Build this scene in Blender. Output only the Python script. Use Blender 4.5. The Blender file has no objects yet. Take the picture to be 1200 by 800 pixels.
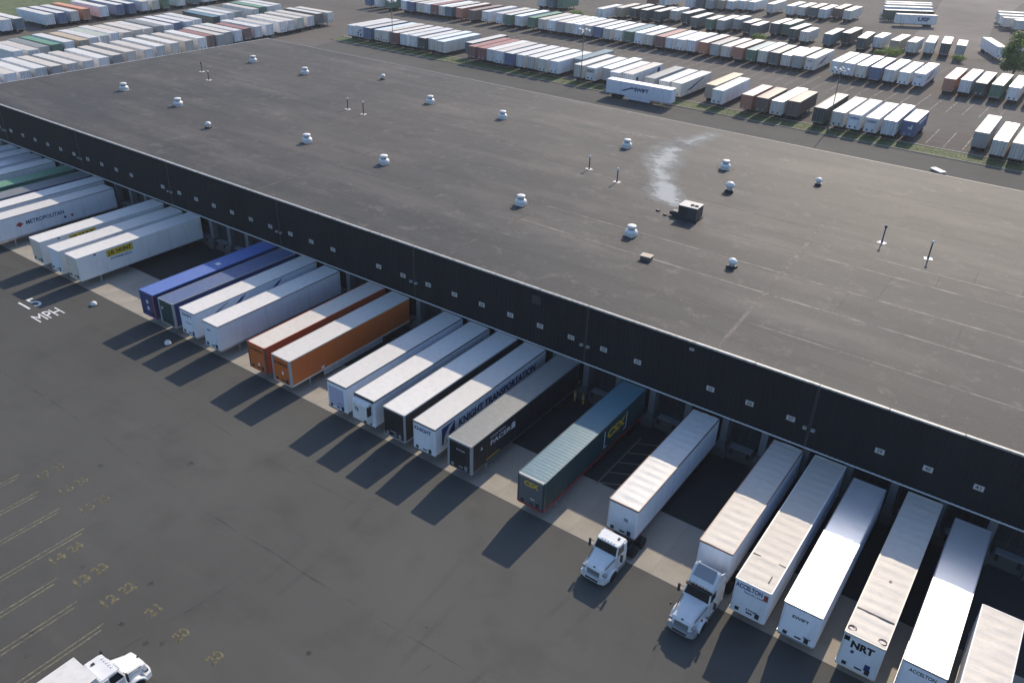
import bpy, math, random
from mathutils import Vector, Matrix
random.seed(7)
rad = math.radians
sc = bpy.context.scene
COL = sc.collection

# ------------------------------------------------------------------ camera
cam_d = bpy.data.cameras.new('camera'); cam = bpy.data.objects.new('camera', cam_d); COL.objects.link(cam)
sc.camera = cam
cam_d.sensor_width = 36.0; cam_d.sensor_fit = 'HORIZONTAL'
cam_d.lens = 36.0*968.28/1200.0
cam_d.clip_start = 0.5; cam_d.clip_end = 4000
PITCH, ROLL, YAW = (-0.527817, 0.036028, -0.602545)
fw = Vector((math.sin(YAW)*math.cos(PITCH), math.cos(YAW)*math.cos(PITCH), math.sin(PITCH)))
rt = Vector((math.cos(YAW), -math.sin(YAW), 0)); upv = rt.cross(fw)
r2 = rt*math.cos(ROLL) + upv*math.sin(ROLL); u2 = -rt*math.sin(ROLL) + upv*math.cos(ROLL)
cam.matrix_world = Matrix(((r2.x, u2.x, -fw.x, 34.8600), (r2.y, u2.y, -fw.y, -60.8760), (r2.z, u2.z, -fw.z, 46.5070), (0, 0, 0, 1)))

# ------------------------------------------------------------------ sky and sun
SUN = Vector((-0.167, 1.403, 1.0)).normalized()          # towards the sun
elev = math.asin(SUN.z); azim = math.atan2(SUN.x, SUN.y)
wd = bpy.data.worlds.new('World'); sc.world = wd; wd.use_nodes = True
nt = wd.node_tree; bg = nt.nodes['Background']
sky = nt.nodes.new('ShaderNodeTexSky'); sky.sky_type = 'NISHITA'; sky.sun_disc = False
sky.sun_elevation = elev; sky.sun_rotation = azim; sky.air_density = 1.0; sky.dust_density = 1.3; sky.ozone_density = 4.0
nt.links.new(sky.outputs['Color'], bg.inputs['Color']); bg.inputs['Strength'].default_value = 0.15
sl = bpy.data.lights.new('sun', 'SUN'); sl.energy = 3.7; sl.angle = rad(0.55); sl.color = (1.0, 0.86, 0.68)
so = bpy.data.objects.new('sun', sl); COL.objects.link(so)
so.rotation_euler = (-SUN).to_track_quat('-Z', 'Y').to_euler(); so.location = SUN*300
sc.view_settings.view_transform = 'Standard'; sc.view_settings.look = 'None'
sc.view_settings.exposure = 0.38; sc.view_settings.gamma = 1.0; sc.view_settings.use_curve_mapping = False

# ------------------------------------------------------------------ helpers
class MB:
    def __init__(s): s.v = []; s.f = []; s.m = []
    def face(s, idx, m=0): s.f.append(idx); s.m.append(m)
    def poly(s, pts, m=0):
        b = len(s.v); s.v += [tuple(p) for p in pts]; s.face(list(range(b, b+len(pts))), m)
    def box(s, x0, x1, y0, y1, z0, z1, m=0):
        b = len(s.v)
        s.v += [(x, y, z) for z in (z0, z1) for y in (y0, y1) for x in (x0, x1)]
        for q in ((0,2,3,1),(4,5,7,6),(0,1,5,4),(2,6,7,3),(0,4,6,2),(1,3,7,5)): s.face([b+i for i in q], m)
        return s
    def loft(s, secs, m=0, cap=True):
        b = len(s.v); n = len(secs[0])
        for sec in secs: s.v += [tuple(p) for p in sec]
        for k in range(len(secs)-1):
            for i in range(n):
                j = (i+1) % n
                s.face([b+k*n+i, b+k*n+j, b+(k+1)*n+j, b+(k+1)*n+i], m)
        if cap:
            s.face([b+i for i in reversed(range(n))], m); s.face([b+(len(secs)-1)*n+i for i in range(n)], m)
        return s
    def prism(s, plan, z0, z1, m=0):
        return s.loft([[(x, y, z0) for x, y in plan], [(x, y, z1) for x, y in plan]], m)
    def tube(s, p0, p1, r0, r1=None, n=10, m=0, cap=True):
        r1 = r0 if r1 is None else r1
        p0 = Vector(p0); p1 = Vector(p1); d = (p1-p0).normalized()
        a = d.orthogonal().normalized(); c = d.cross(a)
        S = lambda p, r: [p + a*(r*math.cos(2*math.pi*i/n)) + c*(r*math.sin(2*math.pi*i/n)) for i in range(n)]
        return s.loft([S(p0, r0), S(p1, r1)], m, cap)
    def lathe(s, prof, cx=0, cy=0, n=18, m=0):
        return s.loft([[(cx+r*math.cos(2*math.pi*i/n), cy+r*math.sin(2*math.pi*i/n), z) for i in range(n)] for r, z in prof], m)
    def mesh(s, name, mats, smooth=False):
        me = bpy.data.meshes.new(name); me.from_pydata(s.v, [], s.f)
        for mt in mats: me.materials.append(mt)
        if len(mats) > 1: me.polygons.foreach_set('material_index', s.m)
        if smooth: me.polygons.foreach_set('use_smooth', [True]*len(me.polygons))
        me.update(); return me
    def build(s, name, mats, parent=None, smooth=False):
        return link(name, s.mesh(name, mats if isinstance(mats, (list, tuple)) else [mats], smooth), parent)
def link(name, me, parent=None, loc=None, rot=None, scale=None):
    o = bpy.data.objects.new(name, me); COL.objects.link(o)
    if parent is not None: o.parent = parent
    if loc is not None: o.location = loc
    if rot is not None: o.rotation_euler = rot
    if scale is not None: o.scale = scale
    return o
def tag(o, label=None, cat=None, group=None, kind=None):
    for k, v in (('label', label), ('category', cat), ('group', group), ('kind', kind)):
        if v: o[k] = v
    return o
def thing(name, loc, rz=0, label=None, cat=None, group=None):
    o = bpy.data.objects.new(name, None); COL.objects.link(o); o.location = loc; o.rotation_euler = (0, 0, rz)
    o.empty_display_size = 0.5
    return tag(o, label, cat, group)
def copy_tree(o, parent=None):
    c = o.copy(); COL.objects.link(c); c.parent = parent
    for ch in list(o.children): copy_tree(ch, c)
    return c

# ------------------------------------------------------------------ materials
def nodes_of(name):
    m = bpy.data.materials.new(name); m.use_nodes = True
    n = m.node_tree; return m, n, n.nodes['Principled BSDF']
def new(n, t, **kw):
    x = n.nodes.new(t)
    for k, v in kw.items(): setattr(x, k, v)
    return x
def ramp(n, fac, stops):
    r = new(n, 'ShaderNodeValToRGB'); e = r.color_ramp.elements
    while len(e) < len(stops): e.new(0.5)
    for el, (p, c) in zip(e, stops): el.position = p; el.color = (c[0], c[1], c[2], 1) if hasattr(c, '__len__') else (c, c, c, 1)
    n.links.new(fac, r.inputs[0]); return r.outputs[0]
def noise(n, scale, detail=4, rough=.55, coord='Object', sxyz=None, w=None):
    tc = new(n, 'ShaderNodeTexCoord'); t = new(n, 'ShaderNodeTexNoise')
    t.inputs['Scale'].default_value = scale; t.inputs['Detail'].default_value = detail; t.inputs['Roughness'].default_value = rough
    src = tc.outputs[coord]
    if sxyz:
        mp = new(n, 'ShaderNodeMapping'); mp.inputs['Scale'].default_value = sxyz
        n.links.new(src, mp.inputs[0]); src = mp.outputs[0]
    n.links.new(src, t.inputs['Vector']); return t.outputs['Fac']
def mix(n, a, b, fac, mode='MIX'):
    x = new(n, 'ShaderNodeMix', data_type='RGBA', blend_type=mode)
    for sock, val in ((x.inputs[6], a), (x.inputs[7], b)):
        if hasattr(val, 'links'): n.links.new(val, sock)
        else: sock.default_value = (val[0], val[1], val[2], 1)
    if hasattr(fac, 'links'): n.links.new(fac, x.inputs[0])
    else: x.inputs[0].default_value = fac
    return x.outputs[2]
def bump(n, b, h, strength=.3, dist=.02):
    x = new(n, 'ShaderNodeBump'); x.inputs['Strength'].default_value = strength; x.inputs['Distance'].default_value = dist
    n.links.new(h, x.inputs['Height']); n.links.new(x.outputs[0], b.inputs['Normal'])
MATS = {}
def paint(key, rgb, rough=.45, dirt=.30, metal=0., spec=.5, dcol=(.16, .14, .12), scale=.55):
    if key in MATS: return MATS[key]
    m, n, b = nodes_of(key)
    f = noise(n, scale, 5, .6)
    f2 = noise(n, 2.2, 4, .6, sxyz=(1.0, 1.0, .10))
    oi = new(n, 'ShaderNodeObjectInfo')
    var = ramp(n, oi.outputs['Random'], [(0, (.86, .85, .84)), (1, (1, 1, 1))])
    c = mix(n, rgb, var, 1.0, 'MULTIPLY')
    d1 = ramp(n, f, [(.46, 0), (.85, dirt*.6)])
    c = mix(n, c, dcol, d1)
    d2 = ramp(n, f2, [(.50, 0), (.75, dirt)])
    c = mix(n, c, dcol, d2)
    n.links.new(c, b.inputs['Base Color'])
    b.inputs['Roughness'].default_value = rough; b.inputs['Metallic'].default_value = metal
    b.inputs['Specular IOR Level'].default_value = spec
    MATS[key] = m; return m
def flat(key, rgb, rough=.6, metal=0., spec=.4):
    if key in MATS: return MATS[key]
    m, n, b = nodes_of(key)
    f = noise(n, 3.0, 3)
    n.links.new(mix(n, rgb, tuple(x*.7 for x in rgb), ramp(n, f, [(.4, 0), (.8, .6)])), b.inputs['Base Color'])
    b.inputs['Roughness'].default_value = rough; b.inputs['Metallic'].default_value = metal; b.inputs['Specular IOR Level'].default_value = spec
    MATS[key] = m; return m
RGB = dict(white=(.80,.80,.79), cool=(.80,.84,.90), cream=(.72,.66,.56), wb=(.66,.70,.76), grey=(.36,.38,.39), dkgrey=(.10,.115,.125),
    navy=(.018,.045,.17), blue=(.05,.12,.34), teal=(.035,.15,.22), orange=(.62,.145,.025), rust=(.47,.095,.035), red=(.30,.06,.05),
    brown=(.19,.095,.07), green=(.045,.20,.11), dkgreen=(.014,.048,.055), tan=(.44,.34,.21), black=(.012,.014,.018), olive=(.36,.42,.30))
for k_ in list(RGB):
    c_ = RGB[k_]; g_ = sum(c_)/3; f_ = .38 if max(c_) - min(c_) > .02 else 0
    RGB['faded_'+k_] = tuple(x*(1-f_) + (g_*1.0+.06)*f_ for x in c_)
P = lambda k: paint('paint_'+k, RGB[k], .42 if 'faded' not in k else .55, .22 if 'faded' not in k else .4)
def roofmat(k, rgb, rough=.5, metal=0., dirt=.45, wr=.25):
    key = 'trailer_roof_'+k
    if key in MATS: return MATS[key]
    m = paint(key, rgb, rough, dirt*.55, metal, .5, (.42, .38, .33), .22)
    n = m.node_tree; b = n.nodes['Principled BSDF']
    h = noise(n, 1.0, 4, .6, sxyz=(.35, 1.6, 1))
    bump(n, b, h, wr, .05); return m
ROOF = dict(white=roofmat('white', (.68,.665,.635), .55, 0, .6), cream=roofmat('cream', (.62,.575,.515), .6, 0, .75, .6), bright=roofmat('bright', (.88,.89,.90), .33, .6, .10, .15),
    grey=roofmat('grey', (.22,.23,.22)), navy=roofmat('navy', (.10,.14,.27), .5, 0, .25), blue=roofmat('blue', (.10,.17,.46), .5, 0, .2), sage=roofmat('sage', (.09,.20,.25), .5, 0, .25),
    green=roofmat('green', (.10,.26,.15)), red=roofmat('red', (.33,.12,.09)), brown=roofmat('brown', (.28,.19,.14)), tan=roofmat('tan', (.52,.40,.25)),
    olive=roofmat('olive', (.42,.46,.34)), dkgrey=roofmat('dkgrey', (.17,.19,.20)), teal=roofmat('teal', (.25,.36,.42)), orange=roofmat('orange', (.66,.30,.15)))
ALU = flat('aluminium_rail', (.45,.46,.48), .4, .6)
DARK = flat('dark_metal', (.03,.03,.033), .6)
TYRE = flat('tyre_rubber', (.018,.018,.019), .85)
RIM = flat('wheel_rim', (.5,.5,.5), .4, .5)
GLASS, gn, gb = nodes_of('dark_glass'); gb.inputs['Base Color'].default_value = (.012,.016,.02,1); gb.inputs['Roughness'].default_value = .08
INK = flat('ink_black', (.012,.013,.016), .5); INKB = flat('ink_blue', (.02,.05,.17), .5); INKW = flat('ink_white', (.7,.7,.7), .5)
INKY = flat('ink_yellow', (.62,.42,.03), .5); INKR = flat('ink_red', (.35,.03,.03), .5)
LENS = flat('amber_lens', (.6,.2,.03), .3); REDL = flat('red_lens', (.4,.02,.02), .3)

def asphalt(key, base, vx=1., patch=.25, rough=.82, spec=.35):
    m, n, b = nodes_of(key)
    f1 = noise(n, .018, 6, .6); f2 = noise(n, .22, 5, .62); f3 = noise(n, 14, 2, .5)
    f4 = noise(n, .35, 4, .6, sxyz=(.18, 1.0, 1.0))
    lo = tuple(x*(1-patch) for x in base); hi = tuple(x*(1+patch) for x in base)
    c = mix(n, lo, hi, ramp(n, f1, [(.3, 0), (.7, 1)]))
    c = mix(n, c, tuple(x*.62 for x in base), ramp(n, f2, [(.52, 0), (.78, .55)]))
    c = mix(n, c, tuple(min(1, x*1.5) for x in base), ramp(n, f4, [(.56, 0), (.8, .32)]))
    g = ramp(n, f3, [(.3, .8), (.7, 1.2)]); c = mix(n, c, g, .6, 'MULTIPLY')
    n.links.new(c, b.inputs['Base Color']); b.inputs['Roughness'].default_value = rough; b.inputs['Specular IOR Level'].default_value = spec
    bump(n, b, f3, .25, .01); return m
M_ASPH = asphalt('asphalt', (.078,.078,.073), rough=.9, spec=.2); M_YARD = asphalt('yard_asphalt', (.122,.112,.102), patch=.3, rough=.95, spec=.12)
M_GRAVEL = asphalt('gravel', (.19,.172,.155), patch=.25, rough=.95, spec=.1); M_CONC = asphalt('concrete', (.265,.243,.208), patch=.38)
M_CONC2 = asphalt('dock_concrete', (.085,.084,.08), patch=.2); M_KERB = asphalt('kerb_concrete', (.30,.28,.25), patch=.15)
M_LINE = paint('line_paint', (.50,.47,.40), .7, .8, 0, .3, (.13,.125,.12), 1.6)
M_WLINE = paint('white_road_paint', (.72,.72,.72), .7, .35, 0, .3, (.2,.2,.2), 1.6)
def worn(key, rgb, lo, hi, scale=1.5, sxyz=None, amax=1):
    m, n, b = nodes_of(key); b.inputs['Base Color'].default_value = (*rgb, 1); b.inputs['Roughness'].default_value = .72; b.inputs['Specular IOR Level'].default_value = .24
    f = noise(n, scale, 6, .7, sxyz=sxyz); a = ramp(n, f, [(lo, 0), (hi, amax)]); n.links.new(a, b.inputs['Alpha']); return m
M_YLINE = worn('worn_yellow_paint', (.27,.25,.16), .30, .68, 2.2)
M_YSTEN = worn('worn_stencil_paint', (.25,.225,.135), .34, .66, 3.2, None, .85)

# ------------------------------------------------------------------ lettering
FCACHE = {}
def text_mesh(s, mat, bold=0.):
    k = (s, mat.name, bold)
    if k not in FCACHE:
        cu = bpy.data.curves.new('lettering', 'FONT'); cu.body = s; cu.align_x = 'CENTER'; cu.align_y = 'CENTER'; cu.size = 1.0
        cu.extrude = .006; cu.offset = bold; cu.resolution_u = 3
        ob = bpy.data.objects.new('tmp_text', cu); me = bpy.data.meshes.new_from_object(ob); bpy.data.objects.remove(ob)
        me.materials.clear(); me.materials.append(mat)
        xs = [v.co.x for v in me.vertices]; ys = [v.co.y for v in me.vertices]
        FCACHE[k] = (me, max(xs)-min(xs), max(ys)-min(ys))
    return FCACHE[k]
def lettering(s, mat, parent, loc, rot, w, h, bold=.02, name='lettering'):
    me, tw, th = text_mesh(s, mat, bold)
    return link(name, me, parent, loc, rot, (w/tw, h/th, 1))
NOSE = (rad(90), 0, 0); RIGHT = (rad(90), 0, rad(90))
def mark(parent, pts, mat, face, name='emblem', off=.012, x=0):
    mb = MB()
    if face == 'right': P3 = lambda a, z, o: (1.295+o, a, z)
    else: P3 = lambda a, z, o: (a, -o, z)
    n = len(pts); mb.loft([[P3(a, z, 0.0) for a, z in pts], [P3(a, z, off) for a, z in pts]])
    return mb.build(name, mat, parent)

# ================================================================== SETTING
g = MB(); g.poly([(-1500,-900,0),(1500,-900,0),(1500,1900,0),(-1500,1900,0)]); tag(g.build('ground', M_ASPH), kind='structure')
g = MB(); g.poly([(-275,118.6,.006),(90,118.6,.006),(90,400,.006),(-275,400,.006)]); tag(g.build('yard_pavement', M_YARD), kind='structure')
g = MB(); g.poly([(-275,-20,.006),(-128,-20,.006),(-150,118.4,.006),(-275,118.4,.006)]); tag(g.build('side_yard_pavement', M_YARD), kind='structure')
g = MB(); g.poly([(-21,226,.012),(-2,222,.012),(10,232,.012),(-2,262,.012),(-6,300,.012),(-6,395,.012),(-40,395,.012),(-27,300,.012)]); tag(g.build('gravel_lane', M_GRAVEL), kind='structure')

D = 3.646
ZT, ZB, XL, XR, YB = 10.41, 4.24, -120.5, 80.0, 65.0
WH = thing('warehouse', (0,0,0), 0, 'long low warehouse with dark flat roof, black ribbed fascia and truck docks', 'warehouse')
M_FASC, n, b = nodes_of('fascia_metal')
f = noise(n, .25, 5, .6, sxyz=(1, 1, .15)); f2 = noise(n, 5, 3)
c = mix(n, (.010,.0115,.014), (.017,.019,.022), ramp(n, f, [(.35,0),(.75,1)])); c = mix(n, c, (.007,.008,.010), ramp(n, f2, [(.5,0),(.8,.5)]))
n.links.new(c, b.inputs['Base Color']); b.inputs['Roughness'].default_value = .7; b.inputs['Specular IOR Level'].default_value = .2
M_ROOF, n, b = nodes_of('roof_membrane')
f1 = noise(n, .016, 5, .55); f2 = noise(n, .12, 6, .62, sxyz=(.30, 1.0, 1)); f3 = noise(n, 1.3, 4, .6, sxyz=(.22, 1, 1)); f4 = noise(n, 9, 2); f5 = noise(n, .055, 6, .65)
c = mix(n, (.039,.042,.046), (.073,.066,.059), ramp(n, f1, [(.36,0),(.66,1)]))
c = mix(n, c, (.145,.130,.116), ramp(n, f2, [(.48,0),(.76,.75)]))
c = mix(n, c, (.036,.036,.038), ramp(n, f3, [(.53,0),(.80,.6)]))
c = mix(n, c, (.034,.035,.038), ramp(n, f5, [(.54,0),(.78,.6)]))
tcb = new(n, 'ShaderNodeTexCoord'); br = new(n, 'ShaderNodeTexBrick'); n.links.new(tcb.outputs['Object'], br.inputs['Vector'])
br.inputs['Scale'].default_value = 1.0; br.inputs['Brick Width'].default_value = 13.0; br.inputs['Row Height'].default_value = 1.83; br.inputs['Mortar Size'].default_value = .035; br.inputs['Mortar Smooth'].default_value = .4
br.inputs['Color1'].default_value = (.76,.77,.79,1); br.inputs['Color2'].default_value = (1.20,1.18,1.15,1); br.inputs['Mortar'].default_value = (1.6,1.55,1.48,1)
c = mix(n, c, br.outputs['Color'], .6, 'MULTIPLY')
f6 = noise(n, .45, 6, .7); c = mix(n, c, (.15,.138,.125), ramp(n, f6, [(.56,0),(.72,.6)]))
f7 = noise(n, 2.6, 3, .6); c = mix(n, c, (.20,.19,.175), ramp(n, f7, [(.67,0),(.75,.8)]))
c = mix(n, c, ramp(n, f4, [(.3,.70),(.7,1.25)]), .8, 'MULTIPLY')
n.links.new(c, b.inputs['Base Color']); b.inputs['Roughness'].default_value = .72; b.inputs['Specular IOR Level'].default_value = .27
bump(n, b, f3, .25, .03)
M_TRIM = paint('galvanised_trim', (.50,.49,.46), .5, .75, 0, .4, (.12,.11,.10), 2.2)
M_DRIP = paint('white_drip_edge', (.66,.68,.70), .45, .1); M_TRIM2 = paint('weathered_trim', (.24,.225,.205), .6, .6, 0, .3, (.09,.085,.08), 1.2)
M_WALL = asphalt('dock_wall_paint', (.07,.075,.08)); M_DOOR = paint('dock_door_paint', (.018,.02,.024), .5, .3)
M_PIL = paint('white_pilaster', (.16,.175,.185), .6, .4); M_YEL = paint('safety_yellow', (.60,.42,.04), .5, .4)
MB().box(XL+.02, XR-.02, 1.06, YB-.02, 0, 10.30).build('wall', M_WALL, WH)
MB().box(XL, XR, .02, YB, 10.30, ZT).build('roof', M_ROOF, WH)
# fascia bays with real ribs
joints = [XL] + [1.6+21.876*i for i in range(-5, 4)] + [XR]
for a, bb in zip(joints[:-1], joints[1:]):
    mb = MB(); a += .12; e = bb-.12; nrib = int((e-a)/.42); p = (e-a)/nrib; prof = []
    for i in range(nrib):
        x = a+i*p; prof += [(x, -.0), (x+p*.55, -.0), (x+p*.65, -.035), (x+p*.9, -.035)]
    prof.append((e, 0.0))
    for (x0, y0), (x1, y1) in zip(prof[:-1], prof[1:]): mb.poly([(x0,y0,ZB),(x1,y1,ZB),(x1,y1,10.30),(x0,y0,10.30)])
    mb.poly([(a,0,10.30),(e,0,10.30),(e,.15,10.30),(a,.15,10.30)]); mb.poly([(a,0,ZB),(a,1.05,ZB),(e,1.05,ZB),(e,0,ZB)])
    mb.build('fascia_panel', M_FASC, WH)
    for j in range(int((e-a)/5.47)+1):
        x0 = a-.12+j*5.469; x1 = min(x0+5.44, bb)
        if x1-x0 > .5:
            z = random.uniform(-.012, .014)
            MB().box(x0+random.uniform(0,.05), x1-.005, -.07, .17, 10.305, 10.455+z).build('roof_edge_trim', M_TRIM, WH)
            MB().box(x0, x1-.006, -.10, .14, 4.14, 4.237).build('drip_edge', M_DRIP, WH)
    MB().box(bb-.11, bb+.11, -.03, .13, ZB, 10.29).build('downspout', DARK, WH)
for j in range(20):
    x0 = XL+j*10.02
    MB().box(x0, x0+10.0, YB-.22, YB+.06, 10.30, 10.43).build('roof_edge_trim', M_TRIM2, WH)
for j in range(13): MB().box(XL-.06, XL+.2, .2+j*5, 5.18+j*5, 10.30, 10.45).build('roof_edge_trim', M_TRIM, WH)
MB().box(XR-.2, XR+.06, .2, YB-.3, 10.30, 10.45).build('roof_edge_trim', M_TRIM, WH)
# roof seams (lapped strips), fainter towards the left
M_SEAM = worn('seam_strip', (.22,.20,.178), .26, .60, 1.1, (.35, .35, 1)); M_SEAM3 = worn('lap_joint_strip', (.17,.15,.135), .22, .66, .8); M_SEAM2 = worn('faint_seam_strip', (.13,.122,.112), .34, .70, .9, (.35, .35, 1))
def seam(x0, y0, x1, y1, w, mat, nm='roof_seam', z=.004):
    d = Vector((x1-x0, y1-y0)).normalized(); q = Vector((-d.y, d.x))*w/2
    mb = MB(); N = 12; rows = []
    for i in range(N+1):
        t = i/N; jx = random.uniform(-.05, .05)
        cx, cy = x0+(x1-x0)*t, y0+(y1-y0)*t+jx*.6; k = random.uniform(.7, 1.25)
        rows.append(((cx-q.x*k, cy-q.y*k, ZT+z), (cx+q.x*k, cy+q.y*k, ZT+z)))
    for r0, r1 in zip(rows[:-1], rows[1:]): mb.poly([r0[0], r1[0], r1[1], r0[1]])
    mb.build(nm, mat, WH)
seam(14.4, .2, 12.6, 36, .42, M_SEAM3, z=.008); seam(-16.3, .2, -16.1, 16, .36, M_SEAM2, z=.008); seam(-46.5, .2, -46.4, 22, .3, M_SEAM2, z=.008); seam(-76.8, .2, -76.6, 20, .3, M_SEAM2, z=.008)
for y, w in ((6.6,.16),(13.4,.30),(19.0,.32),(25.6,.24),(29.2,.26)):
    seam(14.8, y, 79, y-.2, w, M_SEAM); seam(-15.9, y+.3, 14.2, y, w*.8, M_SEAM2 if y < 12 or y > 24 else M_SEAM); seam(-62, y+.2, -16.6, y+.3, w*.8, M_SEAM2)
seam(-120, 36, 12, 33.4, .3, M_SEAM2); seam(-120, 12.2, -62, 12.4, .25, M_SEAM2); seam(12, 52, 79, 52, .2, M_SEAM2)
for x, y0, y1 in ((23,19,25.4),(27,25.8,29),(31,13.6,18.8),(30,29.4,33),(34.5,29.4,33),(20.5,13.6,18.8)): seam(x, y0, x-.1, y1, .14, M_SEAM2)
seam(-27.5, 53.2, -16.5, 54.4, .55, M_SEAM)
# dried water streak
def stain(path, seed):
    random.seed(seed); mb = MB(); al = []; NC = 8; rows = []
    for (x, y, w, a) in path:
        r = []
        for k in range(NC+1):
            t = k/NC*2-1; r.append(len(mb.v)); mb.v.append((x+t*w*1.7+random.uniform(-.35,.35), y+t*w*.1+random.uniform(-.3,.3), ZT+.012)); al.append(min(1,a*.72)*max(0, 1-abs(t))**.7)
        rows.append(r)
    for r0, r1 in zip(rows[:-1], rows[1:]):
        for k in range(NC): mb.face([r0[k], r0[k+1], r1[k+1], r1[k]])
    m = MATS.get('water_stain')
    if not m:
        m, n, b = nodes_of('water_stain'); MATS['water_stain'] = m
        b.inputs['Base Color'].default_value = (.35,.385,.40,1); b.inputs['Roughness'].default_value = .75
        at = new(n, 'ShaderNodeAttribute', attribute_name='fade')
        f = noise(n, .55, 9, .78, sxyz=(.5, 1.0, 1)); fr = ramp(n, f, [(.42,.0),(.56,1)])
        mm = new(n, 'ShaderNodeMath', operation='ADD'); n.links.new(at.outputs['Fac'], mm.inputs[0]); n.links.new(f, mm.inputs[1]); n.links.new(ramp(n, mm.outputs[0], [(.68,0),(.88,.32),(1.02,.8)]), b.inputs['Alpha'])
    o = mb.build('water_stain', m, WH); a = o.data.attributes.new('fade', 'FLOAT', 'POINT'); a.data.foreach_set('value', al)
pth = [(-13.2,64.5,1.6,.3),(-13.4,61,1.9,.55),(-14.0,57,2.0,.6),(-14.4,53,2.9,.6),(-14.2,49,2.6,.7),(-13.3,45,2.6,.75),(-11.8,41,2.4,.7),(-9.6,38,1.9,.65),(-7.9,35,2.0,.8),(-6.6,32.5,2.2,.95),(-5.2,30.5,2.3,.95),(-4.2,29.2,2.0,.5),(-3.8,28.4,1.5,0)]
stain(pth, 3); stain([(-22,57,.4,0),(-20,55.5,2.5,.3),(-16,54,3.5,.35),(-12,52,1.,0)], 5)
stain([(1.5,29.5,.8,0),(1.6,27.5,1.2,.45),(2.0,25.5,1.0,.3),(2.2,24.3,.5,0)], 6); stain([(-1,42,.8,0),(-.5,39.5,2.2,.35),(0,37.6,1.6,.25),(0,36,.5,0)], 8)
random.seed(11)
# dock faces, doors, pilasters, signs
KMIN, KMAX = -32, 20
pier = MB().prism([(-.62,-1.28),(.62,-1.28),(.62,.1),(-.62,.1)], 0, .02)
pier = MB(); pier.loft([[(-.62,-.30,0),(.62,-.30,0),(.62,1.02,0),(-.62,1.02,0)], [(-.60,-.28,.9),(.60,-.28,.9),(.60,1.02,.9),(-.60,1.02,.9)], [(-.32,.10,1.4),(.32,.10,1.4),(.32,1.02,1.4),(-.32,1.02,1.4)]])
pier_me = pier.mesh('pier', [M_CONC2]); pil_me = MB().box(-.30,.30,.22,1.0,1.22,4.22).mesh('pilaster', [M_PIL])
door_me = MB(); door_me.box(-1.32,1.32,.96,1.05,1.26,4.12)
for z in (1.8, 2.35, 2.9, 3.45, 3.95): door_me.box(-1.30,1.30,.935,.96,z-.25,z+.20)
door_me = door_me.mesh('dock_door', [M_DOOR])
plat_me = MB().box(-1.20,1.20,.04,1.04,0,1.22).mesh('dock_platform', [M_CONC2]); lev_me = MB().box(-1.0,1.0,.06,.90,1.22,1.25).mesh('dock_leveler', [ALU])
bum_me = MB().box(-.13,.13,-.10,0,.65,1.15).mesh('dock_bumper', [TYRE]); sign_me = MB().box(-.36,.36,-.03,0,-.24,.24).mesh('dock_sign', [paint('sign_plate', (.50,.51,.50), .5, .3)])
light_me = MB(); light_me.box(-.16,.16,-.32,-.06,-.1,.12); light_me = light_me.mesh('flood_light', [paint('lamp_housing', (.30,.31,.31), .5, .2)])
for k in range(KMIN, KMAX+1):
    x = k*D
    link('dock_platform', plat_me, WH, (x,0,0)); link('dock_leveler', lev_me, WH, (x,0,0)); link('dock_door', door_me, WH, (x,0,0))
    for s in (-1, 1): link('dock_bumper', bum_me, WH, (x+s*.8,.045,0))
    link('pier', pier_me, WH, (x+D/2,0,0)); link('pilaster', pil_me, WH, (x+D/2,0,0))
    if -30 <= k <= 16 and k not in (-19, -8, 3, 7):
        sg = link('dock_sign', sign_me, WH, (x, -.06, 6.48))
        lettering(str(31+k), INK, sg, (0,-.032,0), NOSE, .42, .30, .015, 'numeral')
for xj in joints[1:-1]:
    for dx in (-.35, .35): link('flood_light', light_me, WH, (xj+.05+dx, -.02, 6.2))
MB().box(-.5,.5,-.10,.0,-.45,.45).build('louver', DARK, WH).location = (-4.25,0,9.2)
MB().box(-.2,.2,-.12,.0,-.12,.12).build('louver', M_TRIM, WH).location = (12.3,0,9.7)
for x in (1.35, 2.3):
    bo = thing('bollard', (x,-.75,0), 0, 'yellow steel bollard at the empty dock between the black and the dark green container', 'bollard', 'yellow dock bollards')
    MB().lathe([(.11,0),(.11,1.05),(.08,1.13),(.02,1.16)], n=12).build('post', M_YEL, bo); MB().lathe([(.114,.62),(.114,.78)], n=12).build('band', INKW, bo)

# concrete apron, slab by slab
ap = MB().box(-33*D, 21*D, -17.06, -10.2, -.3, .003).build('dock_apron', M_KERB); tag(ap, kind='structure')
slab_me = MB().box(-D/2+.012, D/2-.012, -17.05, -10.2, -.05, .012).mesh('slab', [M_CONC])
for k in range(-33, 21): link('slab', slab_me, ap, (k*D+D/2,0,random.uniform(0,.004)))
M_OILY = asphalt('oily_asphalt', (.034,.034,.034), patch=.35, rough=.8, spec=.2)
g = MB(); g.poly([(-33*D,-10.19,.005),(21*D,-10.19,.005),(21*D,1.0,.005),(-33*D,1.0,.005)]); tag(g.build('dock_lane', M_OILY), kind='structure')
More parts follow.
